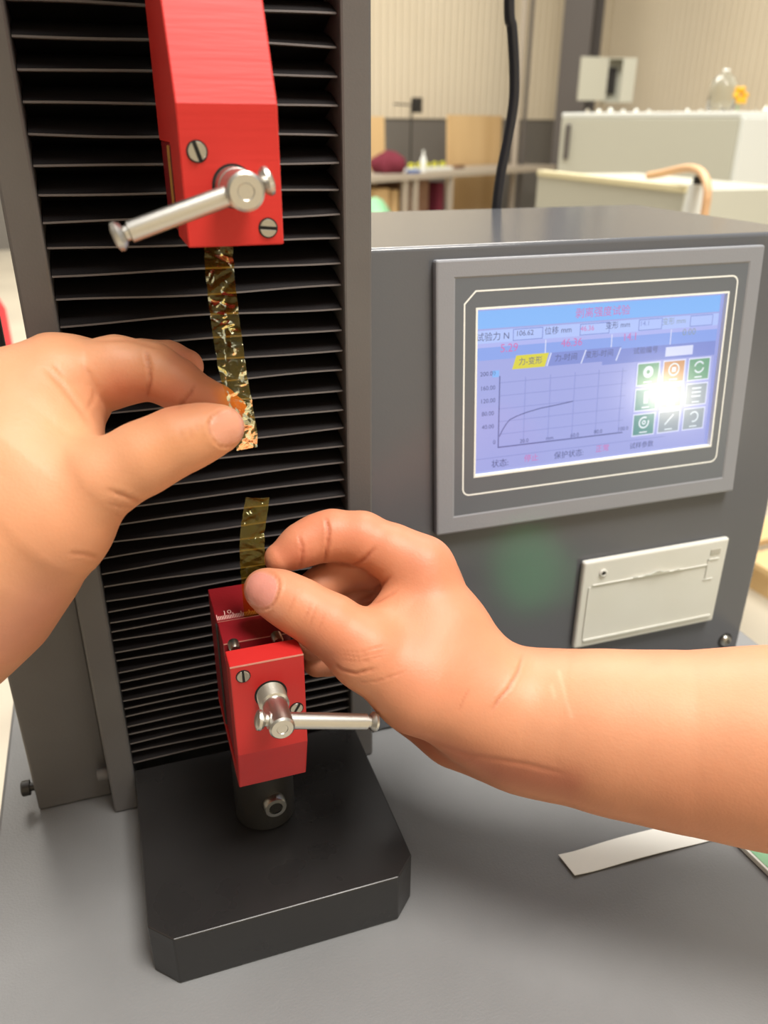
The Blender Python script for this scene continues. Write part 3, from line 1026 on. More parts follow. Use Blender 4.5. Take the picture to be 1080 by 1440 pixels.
# cable behind the box
yc = BK + 0.012
pts = [PY(x, y, yc) for x, y in ((716, -10), (720, 40), (723, 90), (722.5, 140), (715, 190), (705, 240), (699, 285), (696, 330))]
pts = [pts[0] + np.array([-0.02, 0.01, 0.35]), pts[0] + np.array([-0.006, 0, 0.12])] + pts + [np.array([pts[-1][0], yc, 0.12]), np.array([pts[-1][0] + 0.004, yc, 0.004])]
cb = MB().tube(spline(pts, 8), 0.0037, 14).build('power_cable', 'cable', None, 60)
tag(cb, 'thick black cable hanging down behind the dark grey control box', 'cable')

# white paper strip and green sheet on the deck
q = [PZ(x, y, 0.0012) for x, y in ((785, 1203), (808, 1232), (1008, 1179), (945, 1158))]
vs, fs = [], []
NS = 16
for k in range(NS + 1):
    t = k / NS
    a = q[0] * (1 - t) + q[3] * t; b = q[1] * (1 - t) + q[2] * t
    lift = 0.0010 * max(0, 1 - t * 7) + 0.0010 * math.sin(math.pi * t) ** 2
    for s, p in ((0, a), (1, b)):
        vs.append((p[0], p[1], 0.0006 + lift)); vs.append((p[0], p[1], 0.0009 + lift))
for k in range(NS):
    A_ = 4 * k; B_ = 4 * k + 4
    fs += [(A_ + 1, B_ + 1, B_ + 3, A_ + 3), (A_, A_ + 2, B_ + 2, B_), (A_, B_, B_ + 1, A_ + 1), (A_ + 2, A_ + 3, B_ + 3, B_ + 2)]
fs += [(0, 1, 3, 2), (4 * NS, 4 * NS + 2, 4 * NS + 3, 4 * NS + 1)]
tag(MB().add(vs, fs).build('paper_strip', 'paper', None, 40), 'white paper strip lying on the grey deck below the forearm', 'paper')
g0 = PZ(1040, 1186, 0.0035)
g1 = PZ(1080, 1225, 0.0035)
dv = (g1 - g0) / np.linalg.norm(g1 - g0)
nv = np.array([-dv[1], dv[0], 0.0])
if nv[0] < 0:
    nv = -nv
pA, pB = g0 - dv * 0.05, g0 + dv * 0.13
gs = MB().prism([(p[0], p[1], 0.0005) for p in (pA, pB, pB + nv * 0.09, pA + nv * 0.09)], (0, 0, 0.003)).build('sample_pad', MT['paper'], None, bevel=0.0003)
tag(gs, 'pale green sheet pad lying on the deck under the forearm', 'pad')
o = MB().prism([(p[0], p[1], 0.0036) for p in (pA + nv * 0.0014, pB + nv * 0.0014, pB + nv * 0.088, pA + nv * 0.088)], (0, 0, 0.0002)).build('green_top', 'green', gs)

# ================================================================== AMBER FILM PIECES
def film(name, left, right, label, n=200, m_=16, amp=0.0011, seed=1, edge=None):
    """left/right: lists of 3d points along both edges"""
    L = spline(left, 14); Rr = spline(right, 14)
    def resample(P, n):
        s = np.r_[0, np.cumsum(np.linalg.norm(np.diff(P, axis=0), axis=1))]
        t = np.linspace(0, s[-1], n)
        return np.stack([np.interp(t, s, P[:, k]) for k in range(3)], 1)
    L, Rr = resample(L, n), resample(Rr, n)
    r = np.random.default_rng(seed)
    g = np.zeros((n, m_ + 1))
    ii, jj = np.meshgrid(np.arange(n), np.arange(m_ + 1), indexing='ij')
    for k in range(150):
        c0, c1 = r.uniform(0, n), r.uniform(0, m_)
        wl = r.uniform(1.5, 6.0); ang = r.normal(0, 0.35) if r.random() < 0.75 else r.normal(0, 1.0)
        dd = (ii - c0) * math.cos(ang) + (jj - c1) * 3.0 * math.sin(ang)
        g += r.uniform(-1, 1) * wl / 4.0 * np.clip(1 - np.abs(dd) / wl, 0, 1) * np.exp(-((jj - c1) / r.uniform(3, 9)) ** 2)
    env = np.ones(n) if edge is None else np.interp(np.linspace(0, 1, n), *edge)
    vs, fs = [], []
    for i in range(n):
        for j in range(m_ + 1):
            t = j / m_
            p = L[i] * (1 - t) + Rr[i] * t
            nn = np.array([0.1, -1, 0.1])
            vs.append(p + nn * g[i, j] * amp * env[i])
    for i in range(n - 1):
        for j in range(m_):
            a = i * (m_ + 1) + j
            fs.append((a, a + 1, a + m_ + 2, a + m_ + 1))
    o = MB().add(vs, fs).build(name, 'film', None, 180, fix=False)
    return o


# upper strip: hangs from the upper grip, its torn lower end is held by the hand on the left
FU = lambda x, y, dy=0.0: PY(x, y, GM + dy)
uL = [FU(286, 338), FU(287, 352), FU(290, 400, -0.006), FU(296, 450, -0.013), FU(304, 500, -0.019), FU(311, 535, -0.022), FU(322, 570, -0.0245), FU(331, 605, -0.025), FU(333, 634, -0.023)]
uR = [FU(328, 336), FU(328, 348), FU(331, 400, -0.006), FU(337, 450, -0.012), FU(344, 500, -0.017), FU(349, 535, -0.019), FU(355, 570, -0.020), FU(361, 605, -0.020), FU(362, 628, -0.018)]
uf = film('amber_film_strip', uL, uR, '', amp=0.00085, seed=3, edge=([0, 0.04, 0.12, 0.7, 1], [0.2, 0.8, 1.2, 1.1, 0.8]))
tag(uf, 'crinkled amber film strip hanging from the bright red grip to the hand', 'film strip')
# lower strip: stands up from the lower grip
lL = [FU(344, 885, 0), FU(343, 862, 0), FU(341, 835, -0.002), FU(338, 800, -0.003), FU(337, 762, -0.002), FU(341, 725, 0.001), FU(346, 699, 0.002)]
lR = [FU(383, 880, 0), FU(382, 858, 0), FU(377, 830, -0.002), FU(373, 797, -0.003), FU(372, 758, -0.001), FU(376, 722, 0.002), FU(379, 700, 0.004)]
lf = film('amber_film_strip', lL, lR, '', amp=0.0006, seed=11, edge=([0, 0.2, 0.4, 0.85, 1], [0, 0.1, 0.7, 1.0, 1.8]))
tag(lf, 'short amber film strip standing up out of the grip with engraved scale', 'film strip')

# ================================================================== HANDS (one continuous surface each, from a blended distance field)
def smin(a, b, k):
    h = np.maximum(k - np.abs(a - b), 0.0) / k
    return np.minimum(a, b) - h * h * k * 0.25


def rcone(P, a, b, ra, rb):
    ab = b - a
    L2 = float(ab @ ab)
    pa = P - a
    t = np.clip((pa @ ab) / L2, 0, 1)
    return np.sqrt(((pa - t[:, None] * ab) ** 2).sum(1)) - (ra + (rb - ra) * t)


class Chain:
    def __init__(self, nodes, D, k=0.003):
        self.p = [PD(x, y, D + dz * 0.001) for x, y, r, dz in nodes]
        self.r = [r * (D + dz * 0.001) / FPX for x, y, r, dz in nodes]
        self.k = k

    def __call__(self, P):
        d = None
        for i in range(len(self.p) - 1):
            e = rcone(P, self.p[i], self.p[i + 1], self.r[i], self.r[i + 1])
            d = e if d is None else smin(d, e, self.k)
        return d

    def bounds(self):
        p = np.array(self.p); r = np.array(self.r)[:, None]
        return (p - r).min(0), (p + r).max(0)


def surface_net(fn, lo, hi, vs):
    B = 8
    n = np.ceil((hi - lo) / vs / B).astype(int)
    cs = vs * B
    ii = np.stack(np.meshgrid(*[np.arange(k) for k in n], indexing='ij'), -1).reshape(-1, 3)
    cen = lo + (ii + 0.5) * cs - 0.5 * vs
    dc = fn(cen)
    F = np.empty(tuple(n * B), np.float32)
    act = np.abs(dc) < cs * 1.0 + 0.006
    sgn = np.where(dc > 0, 1.0, -1.0)
    F6 = F.reshape(n[0], B, n[1], B, n[2], B).transpose(0, 2, 4, 1, 3, 5)
    F6[ii[:, 0], ii[:, 1], ii[:, 2]] = sgn[:, None, None, None]
    off = np.stack(np.meshgrid(*[np.arange(B)] * 3, indexing='ij'), -1).reshape(-1, 3)
    A = ii[act]
    for s in range(0, len(A), 400):
        a = A[s:s + 400]
        pts = lo + (a[:, None, :] * B + off[None]) * vs
        d = fn(pts.reshape(-1, 3)).reshape(len(a), B, B, B)
        F6[a[:, 0], a[:, 1], a[:, 2]] = d
    S = F < 0
    cnt = np.zeros(tuple(np.array(F.shape) - 1), np.int8)
    for dx in (0, 1):
        for dy in (0, 1):
            for dz in (0, 1):
                cnt += S[dx:S.shape[0] - 1 + dx, dy:S.shape[1] - 1 + dy, dz:S.shape[2] - 1 + dz]
    cells = np.argwhere((cnt > 0) & (cnt < 8))
    idx = -np.ones(cnt.shape, np.int32)
    idx[tuple(cells.T)] = np.arange(len(cells))
    acc = np.zeros((len(cells), 3)); num = np.zeros(len(cells))
    cor = [(a, b, c) for a in (0, 1) for b in (0, 1) for c in (0, 1)]
    for a in cor:
        for ax in range(3):
            if a[ax] == 0:
                b = list(a); b[ax] = 1
                f0 = F[tuple((cells + a).T)]; f1 = F[tuple((cells + b).T)]
                m = (f0 < 0) != (f1 < 0)
                t = np.where(m, f0 / np.where(m, f0 - f1, 1), 0)
                pos = np.tile(np.array(a, float), (len(cells), 1)); pos[:, ax] = t
                acc[m] += pos[m]; num[m] += 1
    V = lo + (cells + acc / num[:, None]) * vs
    faces = []
    for ax in range(3):
        sl0 = [slice(None)] * 3; sl1 = [slice(None)] * 3
        sl0[ax] = slice(0, -1); sl1[ax] = slice(1, None)
        s0, s1 = S[tuple(sl0)], S[tuple(sl1)]
        e = np.argwhere(s0 != s1)
        o1, o2 = [(1, 2), (2, 0), (0, 1)][ax]
        ok = (e[:, o1] > 0) & (e[:, o2] > 0) & (e[:, o1] < cnt.shape[o1]) & (e[:, o2] < cnt.shape[o2])
        e = e[ok]
        inside = s0[tuple(e.T)]
        def cid(d1, d2):
            c_ = e.copy(); c_[:, o1] += d1; c_[:, o2] += d2
            return idx[tuple(c_.T)]
        qd = np.stack([cid(-1, -1), cid(0, -1), cid(0, 0), cid(-1, 0)], 1)
        qd[~inside] = qd[~inside][:, ::-1]
        faces.append(qd)
    Fc = np.vstack(faces)
    Fc = Fc[(Fc >= 0).all(1)]
    return V, Fc


def grad(fn, V, e=0.0004):
    g = np.stack([fn(V + np.eye(3)[k] * e) - fn(V - np.eye(3)[k] * e) for k in range(3)], 1)
    return g / (np.linalg.norm(g, axis=1, keepdims=True) + 1e-12)


def seg_dist(xy, pts):
    d = np.full(len(xy), 1e9); tt = np.zeros(len(xy))
    pts = np.asarray(pts, float)
    for i in range(len(pts) - 1):
        a, b = pts[i], pts[i + 1]
        ab = b - a
        t = np.clip(((xy - a) @ ab) / (ab @ ab), 0, 1)
        e = np.linalg.norm(xy - a - t[:, None] * ab, axis=1)
        m = e < d
        d[m] = e[m]; tt[m] = (i + t[m]) / (len(pts) - 1)
    return d, tt


def make_hand(name, fn, lo, hi, vs, base, creases, nails, tints, parent_label, cat, group=None):
    V, Fc = surface_net(fn, lo, hi, vs)
    for _ in range(2):
        N = grad(fn, V)
        V = V - N * np.clip(fn(V), -vs, vs)[:, None] * 0.9
    N = grad(fn, V, 0.0007)
    px = topix(V)
    view = V - CAM
    view /= np.linalg.norm(view, axis=1, keepdims=True)
    facing = np.clip(-(N * view).sum(1) * 2.5, 0, 1)
    col = np.tile(np.array(base[:3]), (len(V), 1))
    kk = np.array(base[:3]) / np.array(srgb(230, 166, 122)[:3])
    nail = np.zeros(len(V))
    # broad mottling
    r = np.random.default_rng(5)
    mot = np.zeros(len(V))
    for _ in range(10):
        k = r.normal(0, 90, 3)
        mot += np.sin(V @ k + r.uniform(0, 6.3))
    col *= (1 + 0.018 * mot[:, None] * np.array([0.5, 1.0, 1.2]))
    disp = np.zeros(len(V))
    for (pts, rad, c_, amt, dmax) in tints:
        d, _ = seg_dist(px[:, :2], pts if len(pts) > 1 else [pts[0], (pts[0][0] + 0.1, pts[0][1])])
        m = np.exp(-(d / rad) ** 2) * amt * (px[:, 2] < dmax) * (0.25 + 0.75 * facing)
        col = col * (1 - m[:, None]) + np.array(c_[:3]) * kk * m[:, None]
    for (pts, wpx, dep, dark, dmax) in creases:
        d, t = seg_dist(px[:, :2], pts)
        fade = np.clip(np.minimum(t, 1 - t) * 5 + 0.15, 0, 1)
        m = np.exp(-(d / wpx) ** 2) * facing * (px[:, 2] < dmax) * fade
        disp -= m * dep * 0.001
        side = np.exp(-((d - 2.0 * wpx) / (1.3 * wpx)) ** 2) * facing * (px[:, 2] < dmax) * fade
        disp += side * dep * 0.00028
        col = col * (1 - 0.55 * dark * m[:, None] * np.array([0.5, 0.85, 0.95]))
    for (cx_, cy_, ax_, ay_, ang, prox, colr, dmax) in nails:
        ca, sa = math.cos(math.radians(ang)), math.sin(math.radians(ang))
        dx, dy = px[:, 0] - cx_, px[:, 1] - cy_
        u = (dx * ca + dy * sa) / ax_; v = (-dx * sa + dy * ca) / ay_
        rr = (np.abs(u) ** 2.6 + np.abs(v) ** 2.6) ** (1 / 2.6)
        ok = (px[:, 2] < dmax) * np.clip(facing * 3, 0, 1)
        ms = np.clip((1.0 - rr) * 9, 0, 1) * ok
        nail = np.maximum(nail, ms)
        fold = np.exp(-((rr - 1.05) / 0.055) ** 2) * ok
        w_ = np.clip(0.35 + prox * u, 0.12, 1)          # strong at the cuticle, faint at the free edge
        disp -= fold * 0.00055 * w_
        disp += np.exp(-((rr - 1.2) / 0.09) ** 2) * ok * 0.00035 * w_
        disp -= ms * 0.00018
        nc = (np.array(colr[:3]) * kk)[None] * (1 + 0.10 * np.clip(prox * u - 0.55, 0, 1)[:, None]) + np.array([0.07, 0.07, 0.05]) * np.clip(-prox * u - 0.72, 0, 0.3)[:, None] * 2
        col = col * (1 - ms[:, None]) + nc * ms[:, None]
        col = col * (1 - 0.25 * fold[:, None] * w_[:, None] * np.array([0.5, 0.9, 0.9]))
    V = V + N * disp[:, None]
    me = bpy.data.meshes.new(name)
    me.from_pydata(V.tolist(), [], Fc.tolist())
    me.materials.append(MT['skin'])
    at = me.color_attributes.new('Col', 'FLOAT_COLOR', 'POINT')
    at.data.foreach_set('color', np.hstack([np.clip(col, 0, 1), nail[:, None]]).astype(np.float32).ravel())
    me.shade_smooth()
    o = bpy.data.objects.new(name, me)
    COL.objects.link(o)
    return tag(o, parent_label, cat, group)


# ---------------- right-hand side hand (lower)
D = depth(PY(372, 800, GM - 0.003))
thumbR = Chain([(371, 828, 28, -9), (393, 838, 33, -10), (424, 855, 36.5, -12), (466, 880, 41, -13), (516, 916, 51, -12), (590, 962, 66, -8), (665, 985, 78, 2)], D, 0.006)
indexR = Chain([(394, 785, 22.5, 7), (424, 767, 29, 9), (446, 757, 31.5, 11), (468, 753, 34.5, 12), (508, 757, 36, 12), (552, 778, 39, 11), (592, 800, 41, 10)], D, 0.004)
middleR = Chain([(428, 850, 25, 20), (448, 828, 27, 22), (488, 798, 31, 25), (545, 800, 34, 27), (600, 815, 38, 27)], D, 0.004)
ringR = Chain([(440, 905, 24, 26), (458, 875, 27, 30), (498, 845, 30, 34), (550, 845, 34, 37), (606, 850, 37, 38)], D, 0.004)
pinkyR = Chain([(446, 932, 20, 30), (466, 925, 23, 34), (506, 900, 26, 38), (556, 895, 30, 44), (615, 895, 34, 46)], D, 0.004)
palmR = [Chain([(590, 800, 40, 10), (634, 890, 46, 8), (678, 966, 52, 6), (740, 1008, 80, 6)], D, 0.012),
         Chain([(560, 872, 42, 4), (605, 912, 52, 2), (670, 985, 62, 4)], D, 0.012),
         Chain([(600, 815, 36, 27), (632, 905, 44, 26), (678, 980, 50, 22), (745, 1014, 72, 14)], D, 0.012),
         Chain([(606, 850, 35, 38), (630, 940, 44, 38), (680, 1005, 52, 30), (745, 1020, 72, 18)], D, 0.012),
         Chain([(615, 895, 34, 46), (590, 985, 44, 44), (640, 1020, 46, 34), (705, 1026, 54, 20), (770, 1022, 66, 12)], D, 0.012)]
armR = Chain([(740, 1008, 84, 6), (790, 1018, 93, 3), (870, 1030, 106, -3), (970, 1042, 116, -10), (1080, 1050, 131, -18), (1250, 1062, 146, -30), (1420, 1085, 170, -40)], D, 0.012)
pinchR = np.array(PD(380, 800, D))


def fR(P):
    pal = None
    for c_ in palmR:
        e = c_(P)
        pal = e if pal is None else smin(pal, e, 0.016)
    pal = smin(pal, armR(P), 0.010)
    pal = smin(pal, thumbR(P), 0.012)
    k = np.clip(np.linalg.norm(P - pinchR, axis=1) * 0.22 - 0.006, 0.0004, 0.010)
    d = smin(pal, indexR(P), k)
    oth = smin(middleR(P), ringR(P), 0.0015)
    oth = smin(oth, pinkyR(P), 0.0015)
    return smin(d, oth, np.clip((topix(P)[:, 0] - 500) * 0.00012, 0.0006, 0.010))


def bnd(cs):
    lo = np.min([c_.bounds()[0] for c_ in cs], axis=0) - 0.006
    hi = np.max([c_.bounds()[1] for c_ in cs], axis=0) + 0.006
    return lo, hi


SKR = srgb(200, 136, 102)
SKL = srgb(207, 147, 109)
RED_ = srgb(214, 120, 92)
PALE = srgb(236, 180, 136)
loR, hiR = bnd(palmR + [thumbR, indexR, middleR, ringR, pinkyR, armR])
dN = D + 0.002
cr = [([(458, 728), (462, 745), (461, 765), (455, 795)], 2.2, 0.8, 0.8, D + .03), ([(420, 752), (425, 768), (425, 783), (420, 802)], 2.0, 0.55, 0.7, D + .03),
      ([(466, 792), (497, 795), (512, 787), (527, 770)], 2.5, 0.7, 0.7, D + .03),
      ([(502, 848), (520, 838), (550, 810)], 2.5, 0.6, 0.5, D + .03), ([(505, 850), (530, 846), (560, 830)], 2.0, 0.4, 0.4, D + .03),
      ([(735, 921), (728, 945), (715, 968), (700, 985), (690, 1000)], 2.0, 0.5, 0.65, D + .03),
      ([(660, 968), (651, 985), (645, 1000)], 1.5, 0.25, 0.4, D + .03),
      ([(470, 934), (480, 942), (500, 947), (530, 940)], 2.2, 0.55, 0.7, D + .03), ([(480, 928), (510, 930), (540, 922)], 1.5, 0.25, 0.35, D + .03),
      ([(500, 960), (530, 958), (570, 944)], 1.6, 0.25, 0.35, D + .03), ([(478, 915), (505, 918), (540, 908)], 1.3, 0.2, 0.3, D + .03), ([(474, 920), (505, 924), (545, 915)], 1.3, 0.2, 0.3, D + .03),
      ([(437, 845), (432, 862), (424, 876)], 1.5, 0.22, 0.3, D + .01), ([(445, 850), (440, 866), (434, 882)], 1.5, 0.22, 0.3, D + .01), ([(414, 838), (410, 850), (404, 862)], 1.5, 0.16, 0.25, D + .01),
      ([(456, 862), (452, 876), (446, 888)], 1.4, 0.2, 0.25, D + .01),
      ([(570, 1032), (610, 1045), (660, 1062), (740, 1075), (800, 1090)], 3.0, 0.28, 0.2, D + .03)]
nl = [(367, 829, 23, 26, 18, 1.0, srgb(232, 168, 148), D + .004)]
tn = [([(440, 740), (520, 745)], 40, srgb(226, 134, 98), 0.45, D + .03), ([(600, 775)], 45, srgb(222, 138, 104), 0.5, D + .03), ([(480, 880), (560, 880)], 55, srgb(226, 140, 96), 0.45, D + .02),
      ([(395, 775), (420, 780)], 22, srgb(214, 120, 90), 0.4, D + .03), ([(360, 850), (385, 862)], 14, srgb(240, 184, 150), 0.5, D + .02),
      ([(640, 850), (690, 920)], 40, srgb(222, 140, 104), 0.35, D + .03), ([(620, 960)], 60, srgb(228, 146, 110), 0.3, D + .03),
      ([(780, 980), (900, 1000), (1080, 1000)], 70, srgb(236, 180, 134), 0.6, D + .03), ([(560, 1040), (700, 1085), (800, 1100)], 22, srgb(196, 110, 88), 0.5, D + .05),
      ([(460, 925), (440, 915)], 30, srgb(170, 96, 74), 0.5, D + .05),  # brown tint paints shadow onto the fingers under the thumb
      ([(786, 945), (792, 965), (796, 985), (804, 1008)], 3.0, srgb(246, 204, 164), 0.45, D + .03), ([(776, 965), (780, 980)], 3, srgb(248, 205, 165), 0.4, D + .03)]
make_hand('person', fR, loR, hiR, 0.00095, SKR, cr, nl, tn, 'bare forearm and hand pinching the amber film above the grip on the plate', 'person')

# ---------------- left-hand side hand (upper)
D2 = depth(PY(335, 590, GM - 0.025))
thumbL = Chain([(314, 601, 29.5, -9), (287, 608, 36, -11), (248, 621, 43, -13), (200, 645, 47, -15), (140, 677, 52, -16), (72, 732, 84, -12), (-30, 800, 125, 0)], D2, 0.006)
indexL = Chain([(328, 576, 19, 6), (305, 566, 23, 8), (276, 556, 28, 10), (248, 540, 34, 12), (213, 522, 38.5, 14), (165, 522, 47, 14), (100, 540, 58, 12)], D2, 0.004)
middleL = Chain([(262, 515, 24, 24), (236, 510, 28, 26), (200, 512, 32, 26), (150, 520, 40, 24), (95, 535, 52, 22)], D2, 0.004)
ringL = Chain([(215, 530, 24, 34), (185, 525, 27, 36), (140, 532, 33, 34), (80, 550, 42, 30)], D2, 0.004)
pinkyL = Chain([(165, 535, 21, 40), (130, 545, 25, 40), (60, 575, 36, 36)], D2, 0.004)
palmL = [Chain([(100, 540, 58, 12), (20, 600, 92, 6), (-60, 700, 130, 4), (-110, 800, 150, 4)], D2, 0.014),
         Chain([(92, 618, 36, -2), (50, 660, 78, -6), (-20, 740, 120, -4)], D2, 0.014),
         Chain([(95, 535, 52, 22), (10, 605, 78, 18), (-80, 740, 125, 12)], D2, 0.014),
         Chain([(60, 575, 36, 36), (-20, 660, 78, 26), (-90, 780, 125, 14)], D2, 0.014)]
armL = Chain([(-60, 745, 150, 2), (-130, 850, 150, 0), (-260, 960, 160, -14), (-480, 1120, 180, -40)], D2, 0.014)
pinchL = np.array(PD(330, 585, D2))


def fL(P):
    pal = None
    for c_ in palmL:
        e = c_(P)
        pal = e if pal is None else smin(pal, e, 0.016)
    pal = smin(pal, armL(P), 0.020)
    pal = smin(pal, thumbL(P), 0.012)
    k = np.clip((128 - topix(P)[:, 0]) * 0.00016, 0.0004, 0.012)
    d = smin(pal, indexL(P), k)
    oth = smin(middleL(P), ringL(P), 0.0015)
    oth = smin(oth, pinkyL(P), 0.0015)
    return smin(d, oth, np.clip((160 - topix(P)[:, 0]) * 0.00010, 0.0006, 0.010))


loL, hiL = bnd(palmL + [thumbL, indexL, middleL, ringL, pinkyL, armL])
cr = [([(205, 492), (210, 512), (212, 535), (206, 560)], 2.4, 0.9, 0.6, D2 + .03), ([(274, 540), (268, 553), (260, 563), (250, 574)], 2.2, 0.7, 0.6, D2 + .03),
      ([(116, 512), (126, 528), (134, 545), (132, 562), (121, 578)], 3.0, 0.35, 0.15, D2 + .03),
      ([(235, 722), (196, 706), (178, 698), (150, 688)], 2.6, 0.7, 0.45, D2 + .03), ([(220, 716), (185, 714), (172, 713), (150, 708)], 2.0, 0.35, 0.3, D2 + .03), ([(176, 730), (160, 722)], 1.8, 0.25, 0.3, D2 + .03),
      ([(65, 518), (90, 545), (110, 572), (128, 596)], 4.0, 0.5, 0.25, D2 + .03), ([(75, 512), (90, 530)], 3, 0.35, 0.2, D2 + .03),
      ([(250, 595), (256, 612), (262, 622)], 1.8, 0.22, 0.2, D2), ([(262, 590), (268, 608), (272, 618)], 1.8, 0.22, 0.2, D2), ([(274, 592), (278, 606)], 1.6, 0.18, 0.2, D2),
      ([(140, 785), (118, 779), (95, 778)], 2.6, 0.35, 0.3, D2 + .03),
      ([(125, 480), (180, 478), (230, 492)], 2.2, 0.4, 0.35, D2 + .05)]
nl = [(323, 600, 27, 25, -28, -1.0, srgb(236, 170, 138), D2 + .004)]
tn = [([(170, 545), (235, 560)], 30, srgb(228, 132, 100), 0.55, D2 + .03), ([(255, 550), (300, 560)], 24, srgb(230, 140, 108), 0.5, D2 + .03), ([(230, 620), (290, 605)], 40, srgb(226, 152, 96), 0.35, D2),
      ([(255, 500), (285, 512)], 20, srgb(214, 128, 104), 0.5, D2 + .05), ([(0, 900), (60, 860)], 60, srgb(218, 146, 126), 0.55, D2 + .05), ([(305, 603)], 9, srgb(248, 214, 196), 0.6, D2)]
make_hand('person', fL, loL, hiL, 0.00105, SKL, cr, nl, tn, 'hand pinching the crinkled amber film that hangs from the bright red grip', 'person')

# ================================================================== BACKGROUND OF THE WORKSHOP
def prism_fp(name, m, fp, z0, z1, parent=None, bevel=0.0):
    return MB().prism([(p[0], p[1], z0) for p in fp], (0, 0, z1 - z0)).build(name, m, parent, bevel=bevel)


def at(x, y, d):
    return PD(x, y, d)


# steel H column in the corner
bc = at(812, 120, 10.3)
fw, dpt, th = 0.36, 0.50, 0.03
hb = MB()
mid = np.array([bc[0], bc[1], 0])
ea = ex * math.cos(0.6) + ey * math.sin(0.6); eb = -ex * math.sin(0.6) + ey * math.cos(0.6)
for s in (-1, 1):
    hb.obox(mid + ea * s * dpt / 2 + np.array([0, 0, (FLOOR + WTOP) / 2]), ea, eb, (0, 0, 1), th, fw, WTOP - FLOOR)
hb.obox(mid + np.array([0, 0, (FLOOR + WTOP) / 2]), ea, eb, (0, 0, 1), dpt, th, WTOP - FLOOR)
tag(hb.build('steel_column', 'beam', None), 'dark grey steel column standing against the cream cladding', 'column')
# white pipe and conduit left of it
p = at(730, 120, 9.6)
tag(MB().cyl((p[0], p[1], FLOOR), (p[0], p[1], WTOP), 0.035).build('wall_pipe', 'benchmetal', None, 40), 'pale vertical pipe in front of the cream wall', 'pipe')
p = at(741, 120, 9.7)
tag(MB().cyl((p[0], p[1], FLOOR), (p[0], p[1], WTOP), 0.022).build('wall_pipe', 'beam', None, 40), 'thin dark vertical conduit on the cream wall', 'pipe')
# electrical cabinet with open door
ec = thing('electrical_cabinet', 'small grey electrical wall box with open door beside the steel column', 'cabinet', tuple(at(868, 145, 9.2)))
dE = 9.2
bl, br_ = at(848, 144, dE), at(889, 146, dE)
tl = at(850, 83, dE)
z0, z1 = float(bl[2]), float(tl[2])
w_ = (br_ - bl); w_[2] = 0; wl = float(np.linalg.norm(w_)); w_ /= wl
nn = np.array([w_[1], -w_[0], 0.0])
bm_ = MB()
zc = (z0 + z1) / 2
cc = np.array([(bl[0] + br_[0]) / 2, (bl[1] + br_[1]) / 2, zc])
hh = z1 - z0
bm_.obox(cc - nn * 0.18, w_, nn, (0, 0, 1), wl, 0.01, hh)
for s in (-1, 1):
    bm_.obox(cc + w_ * s * (wl / 2 - 0.005) - nn * 0.09, w_, nn, (0, 0, 1), 0.01, 0.18, hh)
    bm_.obox(cc + np.array([0, 0, s * (hh / 2 - 0.005)]) - nn * 0.09, w_, nn, (0, 0, 1), wl, 0.18, 0.01)
bm_.build('cabinet_shell', 'cabgrey', ec)
qa = np.array([mid[0], mid[1], zc]); qb = cc - nn * 0.17 - w_ * wl * 0.3
MB().cyl(qb, qa + (qb - qa) * 0.5, 0.05, None, 8).build('wall_bracket', 'beam', ec)
MB().obox(cc + w_ * wl * 0.26, w_, nn, (0, 0, 1), wl * 0.46, 0.012, hh).build('fixed_panel', 'cabgrey', ec)
dl, dr = at(812, 140, dE - 0.1), at(850, 143, dE)
dd = dr - dl; dd[2] = 0; dw = float(np.linalg.norm(dd)); dd /= dw
dn = np.array([dd[1], -dd[0], 0])
dc_ = np.array([(dl[0] + dr[0]) / 2, (dl[1] + dr[1]) / 2, zc + 0.01])
do = MB().obox(dc_, dd, dn, (0, 0, 1), dw, 0.02, hh * 0.97).build('door', 'cabgrey', ec)
lk = at(820, 115, dE - 0.12)
MB().cyl(lk, lk + dn * 0.03, 0.022).build('lock', 'screwsteel', do, 40)
MB().obox(cc - nn * 0.15 - w_ * wl * 0.2, w_, nn, (0, 0, 1), wl * 0.3, 0.03, hh * 0.6).build('breaker_row', 'blackplastic', ec)

# workbench
BZt = FLOOR + 0.80
bench = thing('workbench', 'long steel workbench with brown boards below, in front of the cream cladding', 'workbench', tuple(PZ(640, 242, BZt)))
f0, f1 = PZ(505, 249, BZt), PZ(782, 232, BZt)
bd = f1 - f0; bl_ = float(np.linalg.norm(bd)); bd /= bl_
bn = np.array([-bd[1], bd[0], 0])
MB().obox((f0 + f1) / 2 + bn * 0.35 - np.array([0, 0, 0.03]), bd, bn, (0, 0, 1), bl_, 0.7, 0.06).build('bench_top', 'benchmetal', bench, bevel=0.005)
for x in (578, 610, 727):
    t = PZ(x, 245, BZt)
    s = float((t - f0) @ bd)
    for off in (0.04, 0.66):
        q_ = f0 + bd * s + bn * off
        MB().obox((q_[0], q_[1], (FLOOR + BZt - 0.06) / 2), bd, bn, (0, 0, 1), 0.05, 0.05, BZt - 0.06 - FLOOR).build('leg', 'benchmetal', bench)
MB().obox((f0 + f1) / 2 + bn * 0.35 + np.array([0, 0, FLOOR + 0.15 - BZt]), bd, bn, (0, 0, 1), bl_, 0.6, 0.03).build('lower_shelf', 'brown', bench)


def bench_s(x):
    return float((PZ(x, 246, BZt) - f0) @ bd)


